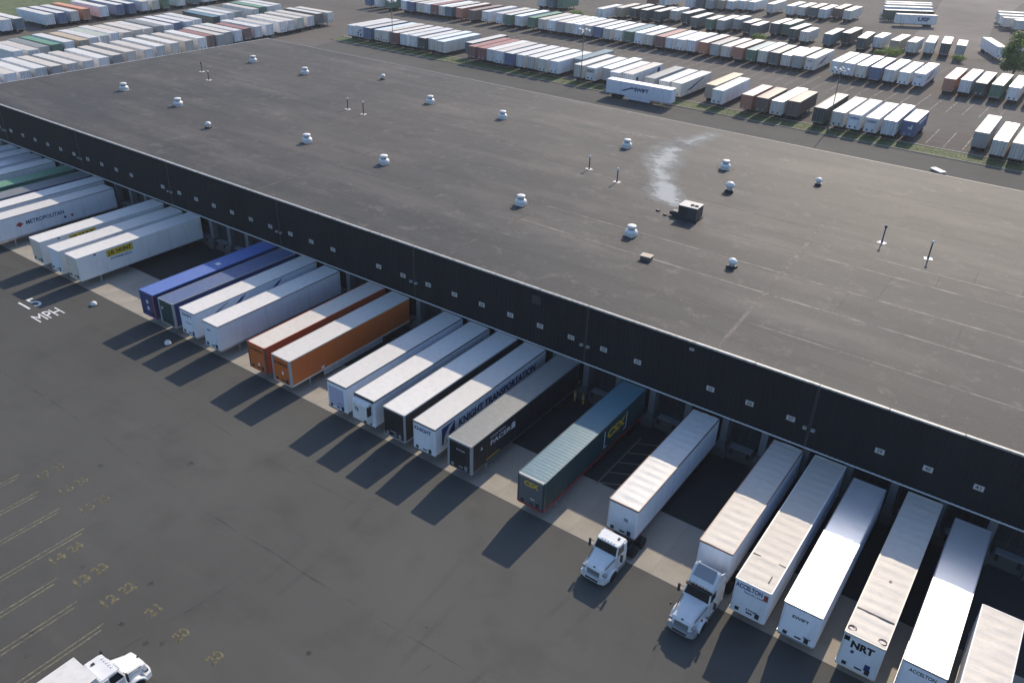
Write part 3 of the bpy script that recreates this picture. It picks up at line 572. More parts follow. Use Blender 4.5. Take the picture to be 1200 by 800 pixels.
# ================================================================== TRUCKS
TW = paint('truck_white', (.72,.74,.76), .28, .12, 0, .6)
M_GRILL = flat('grille_mesh', (.10,.11,.12), .4, .5)
def rsec(y, w, z0, z1, r=.12, top=None):
    tw = top if top is not None else w
    return [(-w,y,z0),(w,y,z0),(w,y,z1-r*1.6),(tw-.02,y,z1-r*.5),(tw-r,y,z1),(-tw+r,y,z1),(-tw+.02,y,z1-r*.5),(-w,y,z1-r*1.6)]
def tractor(x, y, rz, label, sleeper=False, box=False):
    """origin: front axle on the ground, front towards -Y"""
    t = thing('box_truck' if box else 'tractor_truck', (x,y,0), rz, label, 'truck')
    hy = -1.05 if not sleeper else -1.25
    yw = .42 if not sleeper else .72       # windshield base
    mb = MB(); mb.loft([rsec(hy,.62,.78,1.30,.12), rsec(hy+.12,.78,.72,1.50,.14), rsec(hy+.6,.86,.75,1.68,.15,.72), rsec(yw-.3,.95,.8,1.90,.16,.78), rsec(yw+.05,.98,.85,2.0,.14,.82)])
    hood = mb.build('hood', TW, t, False)
    MB().box(-.52,.52,hy-.03,hy+.05,.82,1.26).build('grille', M_GRILL, hood); MB().box(-.07,.07,hy+.02,hy+.15,1.50,1.54).build('hood_emblem', DARK, hood)
    for s in (-1, 1):
        mb = MB(); N = 9; secs = []
        for i in range(N):
            a = math.pi*(.02+.96*i/(N-1)); yy = -.70*math.cos(a); zz = .50+.62*math.sin(a)
            secs.append([(s*.72, yy, zz), (s*1.16, yy*1.0, zz-.02), (s*1.20, yy*.9, zz-.14), (s*.72, yy*.9, zz-.10)])
        mb.loft(secs); fe = mb.build('fender', TW, t, True)
        MB().box(*sorted((s*.62, s*1.02)), hy+.08, hy+.34, .98, 1.20).build('headlight', flat('headlight_lens', (.25,.27,.29), .15), t)
        wheel(t, s*.98, 0, .5, .98).scale = (s*.62, .98, .98)
    MB().prism([(-1.12,hy+.35),(-1.02,hy-.05),(-.6,hy-.18),(.6,hy-.18),(1.02,hy-.05),(1.12,hy+.35),(1.0,hy+.45),(-1.0,hy+.45)], .36, .78).build('bumper', TW if not sleeper else P('grey'), t)
    yb = yw+1.45 if not sleeper else yw+2.6
    for i in range(5): MB().box(-.50,.50,hy-.045,hy-.03,.87+i*.085,.90+i*.085).build('grille_bar', RIM, hood)
    MB().box(-.55,.55,hy-.2,hy-.175,.44,.62).build('bumper_intake', DARK, t)
    for s in (-1, 1):
        MB().loft([[(s*.79,hy+.35,1.50),(s*.82,hy+.35,1.48),(s*.98,yw-.05,1.80),(s*.95,yw-.05,1.83)], [(s*.80,hy+.35,1.54),(s*.84,hy+.35,1.50),(s*1.0,yw-.05,1.82),(s*.96,yw-.05,1.86)]]).build('hood_seam', DARK, hood)
        MB().tube((s*.75,hy-.12,.70),(s*.75,hy-.12,.76),.06,n=8).build('fog_light', RIM, t)
        MB().loft([[(s*.3,yw+.0,2.0),(s*.34,yw+.0,2.0),(s*.05,yw+.12,2.26),(s*.02,yw+.12,2.26)], [(s*.3,yw-.02,2.02),(s*.34,yw-.02,2.02),(s*.05,yw+.10,2.28),(s*.02,yw+.10,2.28)]]).build('wiper', DARK, t)
    zr = 2.78
    # cab: lower tub and roof
    mb = MB(); mb.loft([rsec(yw-.02,1.0,.75,1.98,.05), rsec(yw+.12,1.06,.7,2.0,.05), rsec(yb,1.08,.7,2.0,.05)]); mb.build('cab', TW, t)
    yr = yw+.40
    mb = MB(); mb.loft([rsec(yr-.12,.90,zr-.14,zr-.02,.05), rsec(yr+.1,.98,zr-.2,zr,.06), rsec(yb-.1,1.0,zr-.2,zr+.02,.06), rsec(yb,.97,zr-.2,zr-.03,.06)])
    roof = mb.build('cab_roof', TW, t)
    for i in range(5): MB().box(-.5+i*.25-.05, -.5+i*.25+.05, yr-.02, yr+.1, zr-.01, zr+.05).build('marker_light', LENS if sleeper else P('white'), roof)
    # posts between tub and roof
    for s in (-1, 1):
        MB().loft([[(s*1.0,yw+.0,1.96),(s*1.05,yw+.10,1.96),(s*.93,yr+.0,zr-.12),(s*.89,yr-.10,zr-.12)], [(s*.94,yw+.0,1.96),(s*.98,yw+.12,1.96),(s*.87,yr+.02,zr-.12),(s*.84,yr-.08,zr-.12)]]).build('windshield_pillar', TW, t)
        MB().box(*sorted((s*.96, s*1.065)), yw+1.0, yw+1.12, 1.96, zr-.1).build('door_pillar', TW, t)
        mb = MB(); mb.loft([[(s*1.035,yw+.16,1.98),(s*1.045,yw+1.02,1.98),(s*.975,yw+1.02,zr-.15),(s*.935,yr+.08,zr-.15)], [(s*1.01,yw+.16,1.98),(s*1.02,yw+1.02,1.98),(s*.95,yw+1.02,zr-.15),(s*.91,yr+.08,zr-.15)]]); mb.build('side_window', GLASS, t)
        # door seam and handle
        d = MB().box(*sorted((s*1.07, s*1.085)), yw+.2, yw+1.05, .85, 1.9).build('door', TW, t); MB().box(*sorted((s*1.085, s*1.11)), yw+.85, yw+1.0, 1.5, 1.56).build('handle', DARK, d)
        m_ = MB(); m_.box(*sorted((s*1.30, s*1.48)), yw+.05, yw+.15, 1.75, 2.45); mi = m_.build('mirror', DARK, t); MB().tube((s*1.05,yw+.12,2.35),(s*1.36,yw+.1,2.35),.025,n=6).build('mirror_arm', DARK, mi)
        if sleeper: MB().tube((s*1.05,hy+.9,1.55),(s*1.2,hy+.6,1.85),.02,n=6).build('fender_mirror', DARK, t); MB().box(*sorted((s*1.15, s*1.25)), hy+.5, hy+.6, 1.78, 2.0).build('fender_mirror', DARK, t)
        MB().box(*sorted((s*.72, s*1.12)), yw+.25, yb-.1, .35, .72).build('step_tank', ALU, t)
    mb = MB(); mb.loft([[(-.94,yw+.03,1.98),(.94,yw+.03,1.98),(.86,yr-.09,zr-.12),(-.86,yr-.09,zr-.12)], [(-.94,yw+.07,1.98),(.94,yw+.07,1.98),(.86,yr-.05,zr-.12),(-.86,yr-.05,zr-.12)]]); mb.build('windshield', GLASS, t)
    MB().box(-.93,.93,yb-.06,yb-.01,1.95,zr-.1).build('rear_wall', TW, t)
    if not sleeper:
        for s in (-1, 1): MB().box(*sorted((s*.93, s*1.05)), yw+1.12, yb-.02, 1.96, zr-.1).build('quarter_panel', TW, t)
        MB().box(.45,.62,yw+.95,yw+1.15,zr,zr+.08).build('roof_vent', DARK, roof)
        MB().tube((-.9,yb+.12,.8),(-.9,yb+.12,2.7),.07).build('exhaust_stack', ALU, t) if not box else None
    else:
        for s in (-1, 1): MB().box(*sorted((s*.93, s*1.06)), yw+1.12, yb-.02, 1.96, zr-.1).build('sleeper_side', TW, t)
        # roof fairing: sloping shield with side cheeks and open grey back
        mb = MB(); mb.loft([rsec(yr+.05,.92,zr-.02,zr+.12,.05), rsec(yr+.45,.98,zr-.02,zr+.62,.10), rsec(yr+.85,1.0,zr-.02,zr+1.02,.12), rsec(yr+1.05,1.0,zr-.02,zr+1.12,.12)]); fa = mb.build('roof_fairing', TW, t)
        for s in (-1, 1): MB().loft([[(s*1.0,yr+1.05,zr),(s*1.0,yb-.1,zr),(s*1.0,yb-.1,zr+.35),(s*.98,yr+1.05,zr+.85)], [(s*.92,yr+1.05,zr),(s*.92,yb-.1,zr),(s*.92,yb-.1,zr+.32),(s*.90,yr+1.05,zr+.82)]]).build('fairing_cheek', TW, fa)
        mb = MB(); mb.loft([[(-.78,yr+.32,zr+.44),(.78,yr+.32,zr+.44),(.72,yr+.92,zr+1.12),(-.72,yr+.92,zr+1.12)], [(-.78,yr+.28,zr+.50),(.78,yr+.28,zr+.50),(.72,yr+.88,zr+1.19),(-.72,yr+.88,zr+1.19)]]); mb.build('fairing_panel', paint('fairing_grey', (.30,.32,.36), .3, .1), fa)
        MB().box(-1.0,1.0,yr-.22,yr+.0,zr-.10,zr+.0).build('sun_visor', GLASS, t)
        MB().tube((.95,yb+.14,.8),(.95,yb+.14,2.7),.07).build('exhaust_stack', ALU, t)
    # frame and rear axles
    if box:
        L = 6.6; b0 = yb+.25
        MB().box(-1.22,1.22,b0,b0+L,1.0,3.56).build('cargo_box', P('white'), t); MB().box(-1.235,1.235,b0-.015,b0+L,3.5,3.6).build('box_roof', ROOF['white'], t)
        MB().box(-1.0,1.0,b0-.03,b0,1.3,3.3).build('box_front_panel', P('cool'), t)
        for s in (-1, 1): wheel(t, s*.9, b0+L-1.8, .5); MB().box(*sorted((s*.36, s*.44)), hy+.3, b0+L-.1, .7, 1.0).build('frame_rail', DARK, t)
    else:
        for s in (-1, 1):
            MB().box(*sorted((s*.36, s*.44)), hy+.3, yb+3.2, .68, .92).build('frame_rail', DARK, t)
            for yy in (yb+1.35, yb+2.6): wheel(t, s*.9, yy, .5)
        MB().box(-.5,.5,yb+1.5,yb+2.4,.93,1.02).build('fifth_wheel', DARK, t)
    return t
tractor(15.15, -19.42, rad(-2), 'white day cab truck coupled to a white trailer at the docks')
tractor(22.55, -19.75, rad(-2), 'white sleeper truck with tall roof fairing coupled to a trailer', sleeper=True)
tractor(-4.35, -46.0, rad(180), 'white box truck parked alone on the open asphalt among yellow stalls', box=True)

# ================================================================== TRAILER YARD
BGC = {}
def bg_meshes(body, roof, L, doors, corr):
    k = (body, roof, L, doors, corr)
    if k in BGC: return BGC[k]
    m = P('faded_'+body); z0, z1 = 1.12, 4.0
    mb = MB()
    if corr:
        n = int(L/.6)
        mb.box(-1.25, 1.25, .04, L-.04, z0, z1)
        for s in (-1, 1):
            for i in range(n):
                y = .2+(L-.6)*i/n; mb.box(*sorted((s*1.249, s*1.29)), y, y+.32, z0+.1, z1-.02)
            for y in (.0, L-.16): mb.box(*sorted((s*1.13, s*1.30)), y, y+.16, z0-.02, z1+.05)
    else:
        mb.prism([(-1.29,L),(-1.29,.12),(-1.25,.03),(-1.18,0),(1.18,0),(1.25,.03),(1.29,.12),(1.29,L)], z0, z1)
        for s in (-1, 1): mb.box(*sorted((s*1.28, s*1.31)), .1, L-.02, z0-.06, z0+.12)
    body_me = mb.mesh('body', [m])
    rm = roof_mesh(L, ROOF[roof], 'ribbed' if corr else 'smooth')
    mb = MB()
    for s in (-1, 1): mb.box(*sorted((s*1.235, s*1.30)), .0, L, 3.94, 4.07)
    mb.box(-1.23, 1.23, -.012, .055, 3.93, 4.07); mb.box(-1.23, 1.23, L-.06, L+.01, 3.93, 4.07)
    rail_me = mb.mesh('top_rail', [m if corr or body != 'white' else P('faded_cool')])
    mb = MB()
    if doors:
        mb.box(-1.18, -.012, -.03, .0, 1.22, 3.9); mb.box(.012, 1.18, -.03, .0, 1.22, 3.9)
        for x in (-.85, -.38, .38, .85): mb.tube((x,-.055,1.2),(x,-.055,3.9),.022,n=5,m=1)
        mb.box(-1.2,1.2,-.06,.0,1.06,1.2,1)
    else:
        mb.box(-1.12, 1.12, -.012, .0, 1.22, 3.88); mb.box(-.75,-.35,-.03,-.012,1.4,1.7,1); mb.box(.35,.6,-.03,-.012,1.35,1.75,1)
    dm = mb.mesh('rear_doors' if doors else 'front_panel', [m, DARK if body in ('white','cool','cream','wb') else ALU])
    mb = MB(); yl, ya = (L-2.6, 1.9) if doors else (2.6, L-3.3)
    for s in (-1, 1):
        mb.box(s*.86-.07, s*.86+.07, yl-.07, yl+.07, 0, 1.1); mb.box(s*.5-.07, s*.5+.07, .4, L-.4, .9, 1.12)
        for yy in (ya, ya+1.28): mb.tube((s*.63,yy,.5),(s*1.2,yy,.5),.5,n=14)
    gm = mb.mesh('running_gear', [TYRE])
    BGC[k] = (body_me, rm, rail_me, dm, gm); return BGC[k]
RN = random.Random(21)
COLNAME = dict(white='white', wb='blue and white', blue='blue', dkgreen='dark green', green='green', red='dark red', orange='orange red', brown='brown', grey='grey', teal='teal', tan='tan', black='black', dkgrey='dark grey')
NB = 0
def bg_trailer(x, y, col, where, group, rz=0., L=16.15, roof=None, doors=None, corr=None, body=None, extra=''):
    body = body or (RN.choice(['white','white','cool','cream']) if col == 'white' else col)
    if corr is None: corr = col not in ('white', 'wb', 'grey', 'tan') and RN.random() < .7
    if doors is None: doors = RN.random() < .6
    if roof is None:
        own = dict(red='red', brown='brown', green='green', dkgreen='sage', grey='grey', tan='tan', dkgrey='dkgrey', teal='teal', orange='orange', blue='teal', black='dkgrey')
        roof = RN.choice(['white','white','cream','bright']) if col in ('white','wb') else (own.get(col, 'white') if RN.random() < .55 else RN.choice(['white','cream']))
    isc = corr
    rname = {'white':'white','cream':'cream','bright':'bright','sage':'pale green'}.get(roof, COLNAME.get(roof, roof))
    lab = '%s %s with %s roof %s%s' % (COLNAME[col], 'container' if isc else 'trailer', rname, extra, where)
    t = thing('shipping_container' if isc else 'semi_trailer', (x, y, 0), rz, lab, 'container' if isc else 'trailer', group)
    t.scale = (1, 1, RN.choice([1, 1, .985, .97, .96, 1.01]))
    ms = bg_meshes(body, roof, L, doors, corr)
    for nm, me in zip(('body','roof','top_rail','rear_doors' if doors else 'front_panel','running_gear'), ms): link(nm, me, t)
    return t
W1 = 'in the grass strip row'; G1 = 'trailers in the row along the grass strip'
R1 = [(-147.3,0,'white'),(-144.2,0,'wb'),(-140.6,0,'blue','white'),(-137.2,0,'white'),(-134.0,0,'white'),(-130.6,0,'red','white'),(-127.2,0,'white'),(-123.9,0,'white'),(-120.6,0,'dkgreen','white'),(-117.2,0,'white'),(-114.0,0,'white'),
 (-106.8,3.2,'teal','white'),(-103.2,0,'red','red'),(-100.3,0,'red','red'),(-97.3,0,'white'),(-94.4,0,'white'),(-91.3,0,'blue','white'),(-87.7,0,'white'),(-84.4,0,'white'),(-81.1,0,'white'),(-77.9,0,'white'),(-74.6,6,'grey','sage'),
 (-70.8,0,'white'),(-67.3,0,'white'),(-64.1,2,'white'),(-60.7,0,'white'),(-57.3,0,'white'),(-51.4,0,'grey','grey'),(-47.8,0,'white'),(-44.6,0,'white'),(-38.1,3.8,'tan','tan'),(-34.7,0,'white'),
 (-28.0,0,'orange','cream'),(-24.6,0,'brown','brown'),(-21.3,0,'white'),(-18.2,1.8,'brown','brown'),(-12.1,0,'dkgreen','dkgrey'),(-8.3,0,'white'),(-5.0,0,'white'),(-1.6,0,'white'),(1.8,0,'white'),(5.1,2.0,'blue','teal'),
 (17.9,4,'grey','white'),(21.7,0,'white'),(25.0,0,'white'),(28.6,.3,'white')]
for i, r in enumerate(R1):
    x, dy, c = r[:3]
    Lx = 12.2 if c in ('orange','brown') else (11.5 if x == 5.1 else 16.15)
    if c == 'orange' or c == 'brown': dd = True
    t = bg_trailer(x, 116.7+dy+RN.uniform(-.25,.25), c, W1, G1, rad(RN.uniform(-.5,.5)), Lx, roof=(r[3] if len(r) > 3 else None), corr=(True if c in ('orange','brown','red') or x in (5.1,1.8,-21.3) else None), doors=(False if x in (-144.2,-67.3,-5.0,-1.6,-34.7,5.1) else None))
    if x == -144.2:
        for a, z in ((-.5,2.2),(.3,2.9),(.5,1.8)): mark(t, [(a-.3,z-.3),(a+.3,z-.25),(a+.25,z+.35),(a-.2,z+.3)], INKB, 'front', off=.02)
    if x == -67.3: nose_text(t, 'HUNT', INK, .0, 3.2, 1.9, .7, .03, -.04); t['label'] = 'white trailer with black HUNT on its nose in the grass strip row'
    if x in (-5.0, -1.6): nose_text(t, 'SCHNEIDER', INKB, .0, 3.3, 1.8, .45, .02, -.04); t['label'] = 'white trailer with faded blue name across its nose in the grass strip row'
    if x == -44.6:
        mark(t, [(3.0,2.0),(4.5,2.3),(11.0,3.6),(12.5,3.7),(8.0,2.6),(5.0,1.9)], INKB, 'right'); t['label'] = 'white trailer with long blue swoosh on its side in the grass strip row'
    if x == -57.3:
        mark(t, [(2.0,2.0),(3.2,2.1),(3.0,3.2),(2.0,3.0)], INKB, 'right'); mark(t, [(5.0,1.9),(9.5,2.5),(12.5,3.2),(8.0,2.4)], INKB, 'right'); mark(t, [(13.0,2.2),(14.6,2.2),(14.6,3.6),(13.0,3.6)], INKB, 'right'); t['label'] = 'white trailer with blue panels on its side in the grass strip row'
    if x == 5.1: mark(t, [(-.1,2.6),(.7,2.5),(.7,3.4),(.5,3.4),(.45,2.9),(-.05,2.95)], INKW, 'front', off=.04); mark(t, [(3.0,3.0),(9.5,3.0),(9.5,3.5),(3.0,3.5)], INKW, 'right'); t['label'] = 'short blue container with white mark at the end of the grass strip row'
W2 = 'in the second yard row'; G2 = 'trailers in the second yard row'
R2 = [(-183.3,160.5,'blue'),(-179.0,160.8,'white'),(-174.4,161.2,'green'),(-168.0,161.7,'white'),(-164.6,161.9,'blue'),(-161.4,162.1,'white'),(-158.2,162.4,'white'),(-155.1,162.6,'red'),(-152.1,162.8,'white'),(-149.1,163.1,'teal'),(-145.0,163.4,'orange','white'),(-140.2,163.7,'brown','brown'),(-135.1,164.1,'white'),(-129.9,164.5,'white'),(-126.4,164.8,'green','white'),(-122.6,165.1,'white'),(-117.9,165.4,'green','green'),(-114.1,165.7,'white'),(-110.8,165.9,'white'),(-107.6,166.0,'grey'),(-104.6,166.0,'white'),(-101.5,166.1,'white'),(-98.0,166.2,'white'),(-94.3,166.2,'blue','white'),(-91.2,166.3,'white'),(-87.7,166.4,'white'),(-84.2,166.5,'green','sage'),(-81.0,166.5,'white'),(-77.7,166.6,'white'),(-74.1,166.7,'red','red'),(-71.0,166.8,'white'),(-67.8,166.8,'white'),(-64.5,166.9,'white'),(-60.8,167.0,'orange','white'),(-57.3,167.1,'grey','grey'),(-54.1,167.1,'white'),(-50.4,167.2,'orange','white'),(-46.9,167.3,'green','sage'),(-43.6,167.4,'white'),(-40.4,167.4,'dkgrey','grey'),(-37.2,167.5,'white'),(-34.2,167.6,'grey','cream'),(-30.7,167.6,'white'),(-24.0,167.8,'white'),(-20.8,167.9,'white'),(-17.6,167.9,'white'),(-14.2,168.0,'blue','white'),(-10.8,168.1,'white'),(-7.3,168.2,'white'),(-3.8,168.2,'white'),(3.2,168.4,'orange','white'),(6.7,168.5,'white'),(10.0,168.5,'dkgreen','grey'),(13.5,168.6,'green','olive'),(17.2,168.7,'white'),(21.0,168.6,'white')]
for r in R2:
    x, y, c = r[:3]
    t = bg_trailer(x, y+RN.uniform(-.3,.3), c, W2, G2, rad(RN.uniform(-.6,.6)), 14.63 if x in (-37.2,-40.4,-57.3) else 16.15, roof=(r[3] if len(r) > 3 else None), doors=(False if x in (-30.7,-3.8) else None))
    if x in (-30.7, -3.8):
        mark(t, [(3.0,1.9),(5.5,2.6),(11.0,3.5),(9.0,2.7),(6.0,2.0)], INKB, 'right'); nose_text(t, 'SWIFT', INKB, 0, 3.2, 1.3, .35, .02, -.03); t['label'] = 'white trailer with blue swoosh on its side in the second yard row'
W3 = 'in the third yard row'; G3 = 'trailers in the third yard row'
R3 = [(-140.6,204.4,'white'),(-136.9,205.4,'teal','white'),(-133.4,206.3,'green','white'),(-112.6,198.5,'white'),(-109.2,205.8,'tan','cream'),(-104.8,207.9,'dkgreen','white'),(-100.2,206.5,'dkgreen','white'),(-95.7,207.4,'dkgreen','white'),(-92.4,213.1,'white'),(-87.3,211.2,'dkgreen','white'),(-81.6,206.1,'dkgrey','white'),(-76.3,206.2,'green','white'),(-73.0,207.5,'grey','white'),(-69.6,212.5,'grey','white'),(-64.8,208.8,'dkgreen','white'),(-60.8,205.4,'dkgrey','white'),(-57.5,214.0,'dkgrey','white'),(-54.2,215.4,'green','white'),(-49.8,209.2,'dkgreen','white'),(-45.6,207.3,'white'),(-38.5,207.5,'teal','white'),(-35.0,214.2,'black','white'),(-28.8,208.4,'dkgreen','white'),(-25.5,213.6,'white'),(-20.2,211.8,'tan','white'),(-15.8,212.9,'white'),(-11.4,216.1,'white'),(-7.4,217.9,'dkgreen','white'),(-3.4,218.8,'grey','white')]
for i, r in enumerate(R3):
    x, y, c = r[:3]; rz = rad(RN.uniform(-1,1)) + (rad(7) if x > -12 else 0) + (rad(4) if x == -28.8 else 0)
    bg_trailer(x, y, c, W3, G3, rz, 10.5 if RN.random() < .3 else 13.7, roof=(r[3] if len(r) > 3 else None), corr=False, doors=True)
W4 = 'in the fourth yard row'; G4 = 'trailers in the fourth yard row'
for x, y, c in [(-115,240,'red'),(-110.5,241,'white'),(-100.9,243.5,'white'),(-97.7,246.3,'dkgrey'),(-94.6,247.3,'grey'),(-91.4,250.3,'tan'),(-88.1,251.4,'white'),(-84.8,254.4,'white'),(-81.4,255.4,'white'),(-74.0,254.7,'white'),(-67.3,256.1,'white'),(-63.5,257.5,'white'),(-59.7,258.7,'dkgrey'),(-55.9,257.5,'white'),(-52.5,263.6,'brown'),(-48.3,261.4,'white')]:
    bg_trailer(x, y, c, W4, G4, rad(RN.uniform(-1,1)), 14.63, roof='brown' if c == 'brown' else ('grey' if c == 'dkgrey' else 'white'), doors=True)
# trailers parked crosswise at the far end
WX = 'parked crosswise beside the gravel lane'; GX = 'crosswise trailers beside the gravel lane'
t = bg_trailer(-21.6, 275.5, 'white', WX, GX, rad(122), 13.7, doors=True); t['label'] = 'short white trailer with dark lettering parked crosswise beside the gravel lane'
lettering('USF', INKB, t, (-1.297, 4.6, 2.6), (rad(90),0,rad(-90)), 4.0, 1.4, .05)
for x, y, c in ((-25.0,286.5,'dkgreen'),(-27.0,294,'white'),(-28.8,302,'white'),(-30.2,309,'white')): bg_trailer(x, y, c, WX, GX, rad(125), 17.5, roof='white', doors=True)
WE = 'in the cluster on the far side of the gravel lane'; GE = 'trailers across the gravel lane'
for x, y in ((-6.5,306),(-4.9,297),(-2.6,290.5),(1.5,287)): bg_trailer(x, y, 'white', WE, GE, rad(-62), 13.7, roof='white')
t = bg_trailer(6.6, 225.0, 'white', WE, GE, rad(24), 16.15, roof='white', doors=False); t['label'] = 'white trailer standing alone at an angle beside the leafy tree'
bg_trailer(14.0, 236, 'white', 'behind the leafy tree', GE, rad(20), 16.15, roof='white')
# side yard beyond the far end of the warehouse, trailers lying along X
RZ = rad(90)
L1c = ['wp','white','white','grey','white','white','white','grey','white','white','white','white','white','white','brown','grey','grey','white','brown','white','white','white','white','white','white','dkgrey','white']
L1p = [(-155.3,24.2),(-155.3,27.6),(-155.3,31.1),(-155.3,34.3),(-155.3,38.2),(-155.6,41.9),(-156.2,46.2),(-156.6,49.6),(-157.2,53.9),(-157.9,58.7),(-158.4,62.4),(-159.1,67.0),(-159.7,71.6),(-160.4,75.9),(-160.8,79.0),(-161.2,82.2),(-161.7,85.5),(-162.1,88.8),(-162.6,92.2),(-163.2,96.5),(-163.8,100.9),(-164.6,106.6),(-165.1,110.2),(-165.7,114.1),(-166.3,118.9),(-167.0,123.6),(-167.6,127.7)]
WL1 = 'in the near side row'; GL1 = 'trailers in the near side yard row'
for (x, y), c in zip(L1p, L1c):
    cc = 'white' if c == 'wp' else c
    t = bg_trailer(x+RN.uniform(-.4,.4), y, cc, WL1, GL1, RZ+rad(RN.uniform(-.6,.6)), 14.63 if c != 'brown' else 12.2, roof={'brown':'red','grey':'cream','dkgrey':'white'}.get(c, 'white' if RN.random() < .6 else 'cream'), doors=RN.random() < .7)
for y in (13.6, 17.2, 20.7): bg_trailer(-155.0, y, 'white', WL1, GL1, RZ, 14.63, roof='white', doors=True)
L2c = ['white','white','grey','green','white','tan','white','olivew','white','white','white','white','grey','white','blue','white','white','white','dkgreen','white','white','grey','white','white','green','white','white']
WL2 = 'in the middle side row'; GL2 = 'trailers in the middle side yard row'
for i, c in enumerate(L2c):
    y = 36.5+i*3.45; x = -175.6-max(0, y-40)*.155
    if i in (17, 22): continue
    col = 'white' if c == 'olivew' else c
    bg_trailer(x+RN.uniform(-1.2,.6), y, col, WL2, GL2, RZ+rad(RN.uniform(-.8,.8)), 14.63, roof={'grey':'grey','green':'green','tan':'tan','olivew':'olive','blue':'white','dkgreen':'sage'}.get(c, RN.choice(['white','white','cream'])))
L3c = ['white','teal','white','blue','white','orange','white','blue','blue','white','white','green','white','teal','white','white','white','tan']
L3p = [(-217.4,54.8),(-217.7,58.4),(-218.6,67.6),(-219.1,71.5),(-219.4,75.4),(-219.8,79.3),(-220.4,85.4),(-221.0,91.1),(-221.4,95.2),(-221.9,100.3),(-222.3,104.2),(-222.7,108.2),(-223.4,114.6),(-224.0,120.4),(-224.4,125.0),(-225,129),(-225.4,134),(-226,138)]
WL3 = 'in the far side row'; GL3 = 'trailers in the far side yard row'
for (x, y), c in zip(L3p, L3c): bg_trailer(x, y, c, WL3, GL3, RZ+rad(RN.uniform(-.8,.8)), 16.15, roof='orange' if c == 'orange' else RN.choice(['white','white','cream']), doors=True)
# trailer standing on the access road behind the warehouse
t = thing('semi_trailer', (-42.3, 110.6, 0), rad(91), 'white trailer lettered SWIFT standing on the road behind the warehouse', 'trailer')
link('body', body_mesh(16.15, P('cool'), 'van'), t); link('roof', roof_mesh(16.15, ROOF['bright'], 'smooth'), t)
MB().box(-1.305,1.305,-.01,16.16,3.95,4.05).build('top_rail', ALU, t)
for s in (-1, 1):
    MB().box(*sorted((s*1.2, s*1.24)), 5.0, 11.0, .4, 1.1).build('side_skirt', P('cool'), t)
    mb = MB(); mb.box(s*.86-.07, s*.86+.07, 2.55, 2.69, 0, 1.1); mb.build('landing_leg', ALU, t)
    for yy in (13.0, 14.3): wheel(t, s*.92, yy, .51)
MB().box(-1.28,1.28,16.15,16.2,1.2,3.9).build('rear_doors', P('grey'), t); MB().box(-.5,.5,.6,15.6,.9,1.14).build('chassis', DARK, t)
LEFT = (rad(90), 0, rad(-90))
lettering('SWIFT', INKB, t, (-1.298, 7.3, 2.75), LEFT, 3.6, .85, .05)
mb = MB(); mb.loft([[(-1.295,a,z) for a, z in ((11.6,2.05),(12.4,2.1),(9.6,3.15),(8.9,2.9),(10.0,2.7))], [(-1.31,a,z) for a, z in ((11.6,2.05),(12.4,2.1),(9.6,3.15),(8.9,2.9),(10.0,2.7))]]); mb.build('emblem', INKB, t)

# ================================================================== ROOF EQUIPMENT
FW = paint('fan_white', (.74,.75,.75), .4, .15)
fan = thing('exhaust_fan', (0,0,0), 0, 'white mushroom exhaust fan on the dark warehouse roof', 'exhaust fan', 'exhaust fans on the roof')
MB().box(-.62,.62,-.62,.62,0,.34).build('curb', FW, fan); MB().lathe([(1.5,.012),(1.5,.018)], n=14).build('flashing', worn('fan_flashing', (.15,.14,.13), .38, .66, 1.2, None, .8), fan); MB().lathe([(.62,.30),(.80,.38),(.86,.55),(.80,.74),(.60,.92),(.48,.98)]).build('shroud', FW, fan, True)
MB().lathe([(.46,.95),(.46,1.14)]).build('neck', flat('fan_shadow_gap', (.10,.11,.12), .6), fan); MB().lathe([(.50,1.12),(.60,1.14),(.62,1.40),(.57,1.47),(.30,1.52),(.02,1.53)]).build('cap', FW, fan, True)
FANS = [(-103.5,47.0),(-88.6,46.9),(-101.4,17.9),(-86.4,17.9),(-56.3,17.9),(-41.4,18.0),(-57.6,46.6),(-42.8,47.1),(-19.9,46.7),(-4.7,47.1),(-18.5,17.5),(-3.5,17.7)]
for i, (x, y) in enumerate(FANS):
    o = fan if i == 0 else copy_tree(fan); o.location = (x, y, ZT-.01); o.rotation_euler.z = rad(RN.uniform(-20,20)); o.scale = (.86,.86,.84)
    lb = {(-3.5,17.7):'white mushroom exhaust fan beside the tan roof hatch', (-4.7,47.1):'white mushroom exhaust fan behind the larger domed vent', (-19.9,46.7):'white mushroom exhaust fan beside the pale water streak', (-18.5,17.5):'white mushroom exhaust fan at the end of a faint roof seam'}.get((x,y))
    o['label'] = lb or 'white mushroom exhaust fan on the dark warehouse roof'
FL = paint('flashing_white', (.72,.72,.70), .6, .25)
def pipe(x, y, h, label, top='white', wide=.5, r=.075):
    t = thing('vent_pipe', (x,y,ZT-.01), rad(RN.uniform(-30,30)), label, 'vent pipe', 'vent pipes on the roof')
    mb = MB(); mb.prism([(-wide,-wide*.7),(wide*.8,-wide*.8),(wide,wide*.6),(-wide*.7,wide*.8)], 0, .03); mb.build('flashing', FL, t)
    MB().lathe([(r*1.9,.0),(r*1.2,.25),(r,.27),(r,h)], n=12).build('pipe', flat('pipe_dark', (.05,.052,.055), .5) if top != 'blue' else flat('pipe_blue', (.03,.05,.16), .5), t)
    MB().lathe([(r*1.0,h-.12),(r*2.0,h-.1),(r*2.1,h+.1),(r*1.2,h+.2),(.01,h+.22)], n=12).build('cap', FL if top == 'white' else (INKB if top == 'blue' else DARK), t)
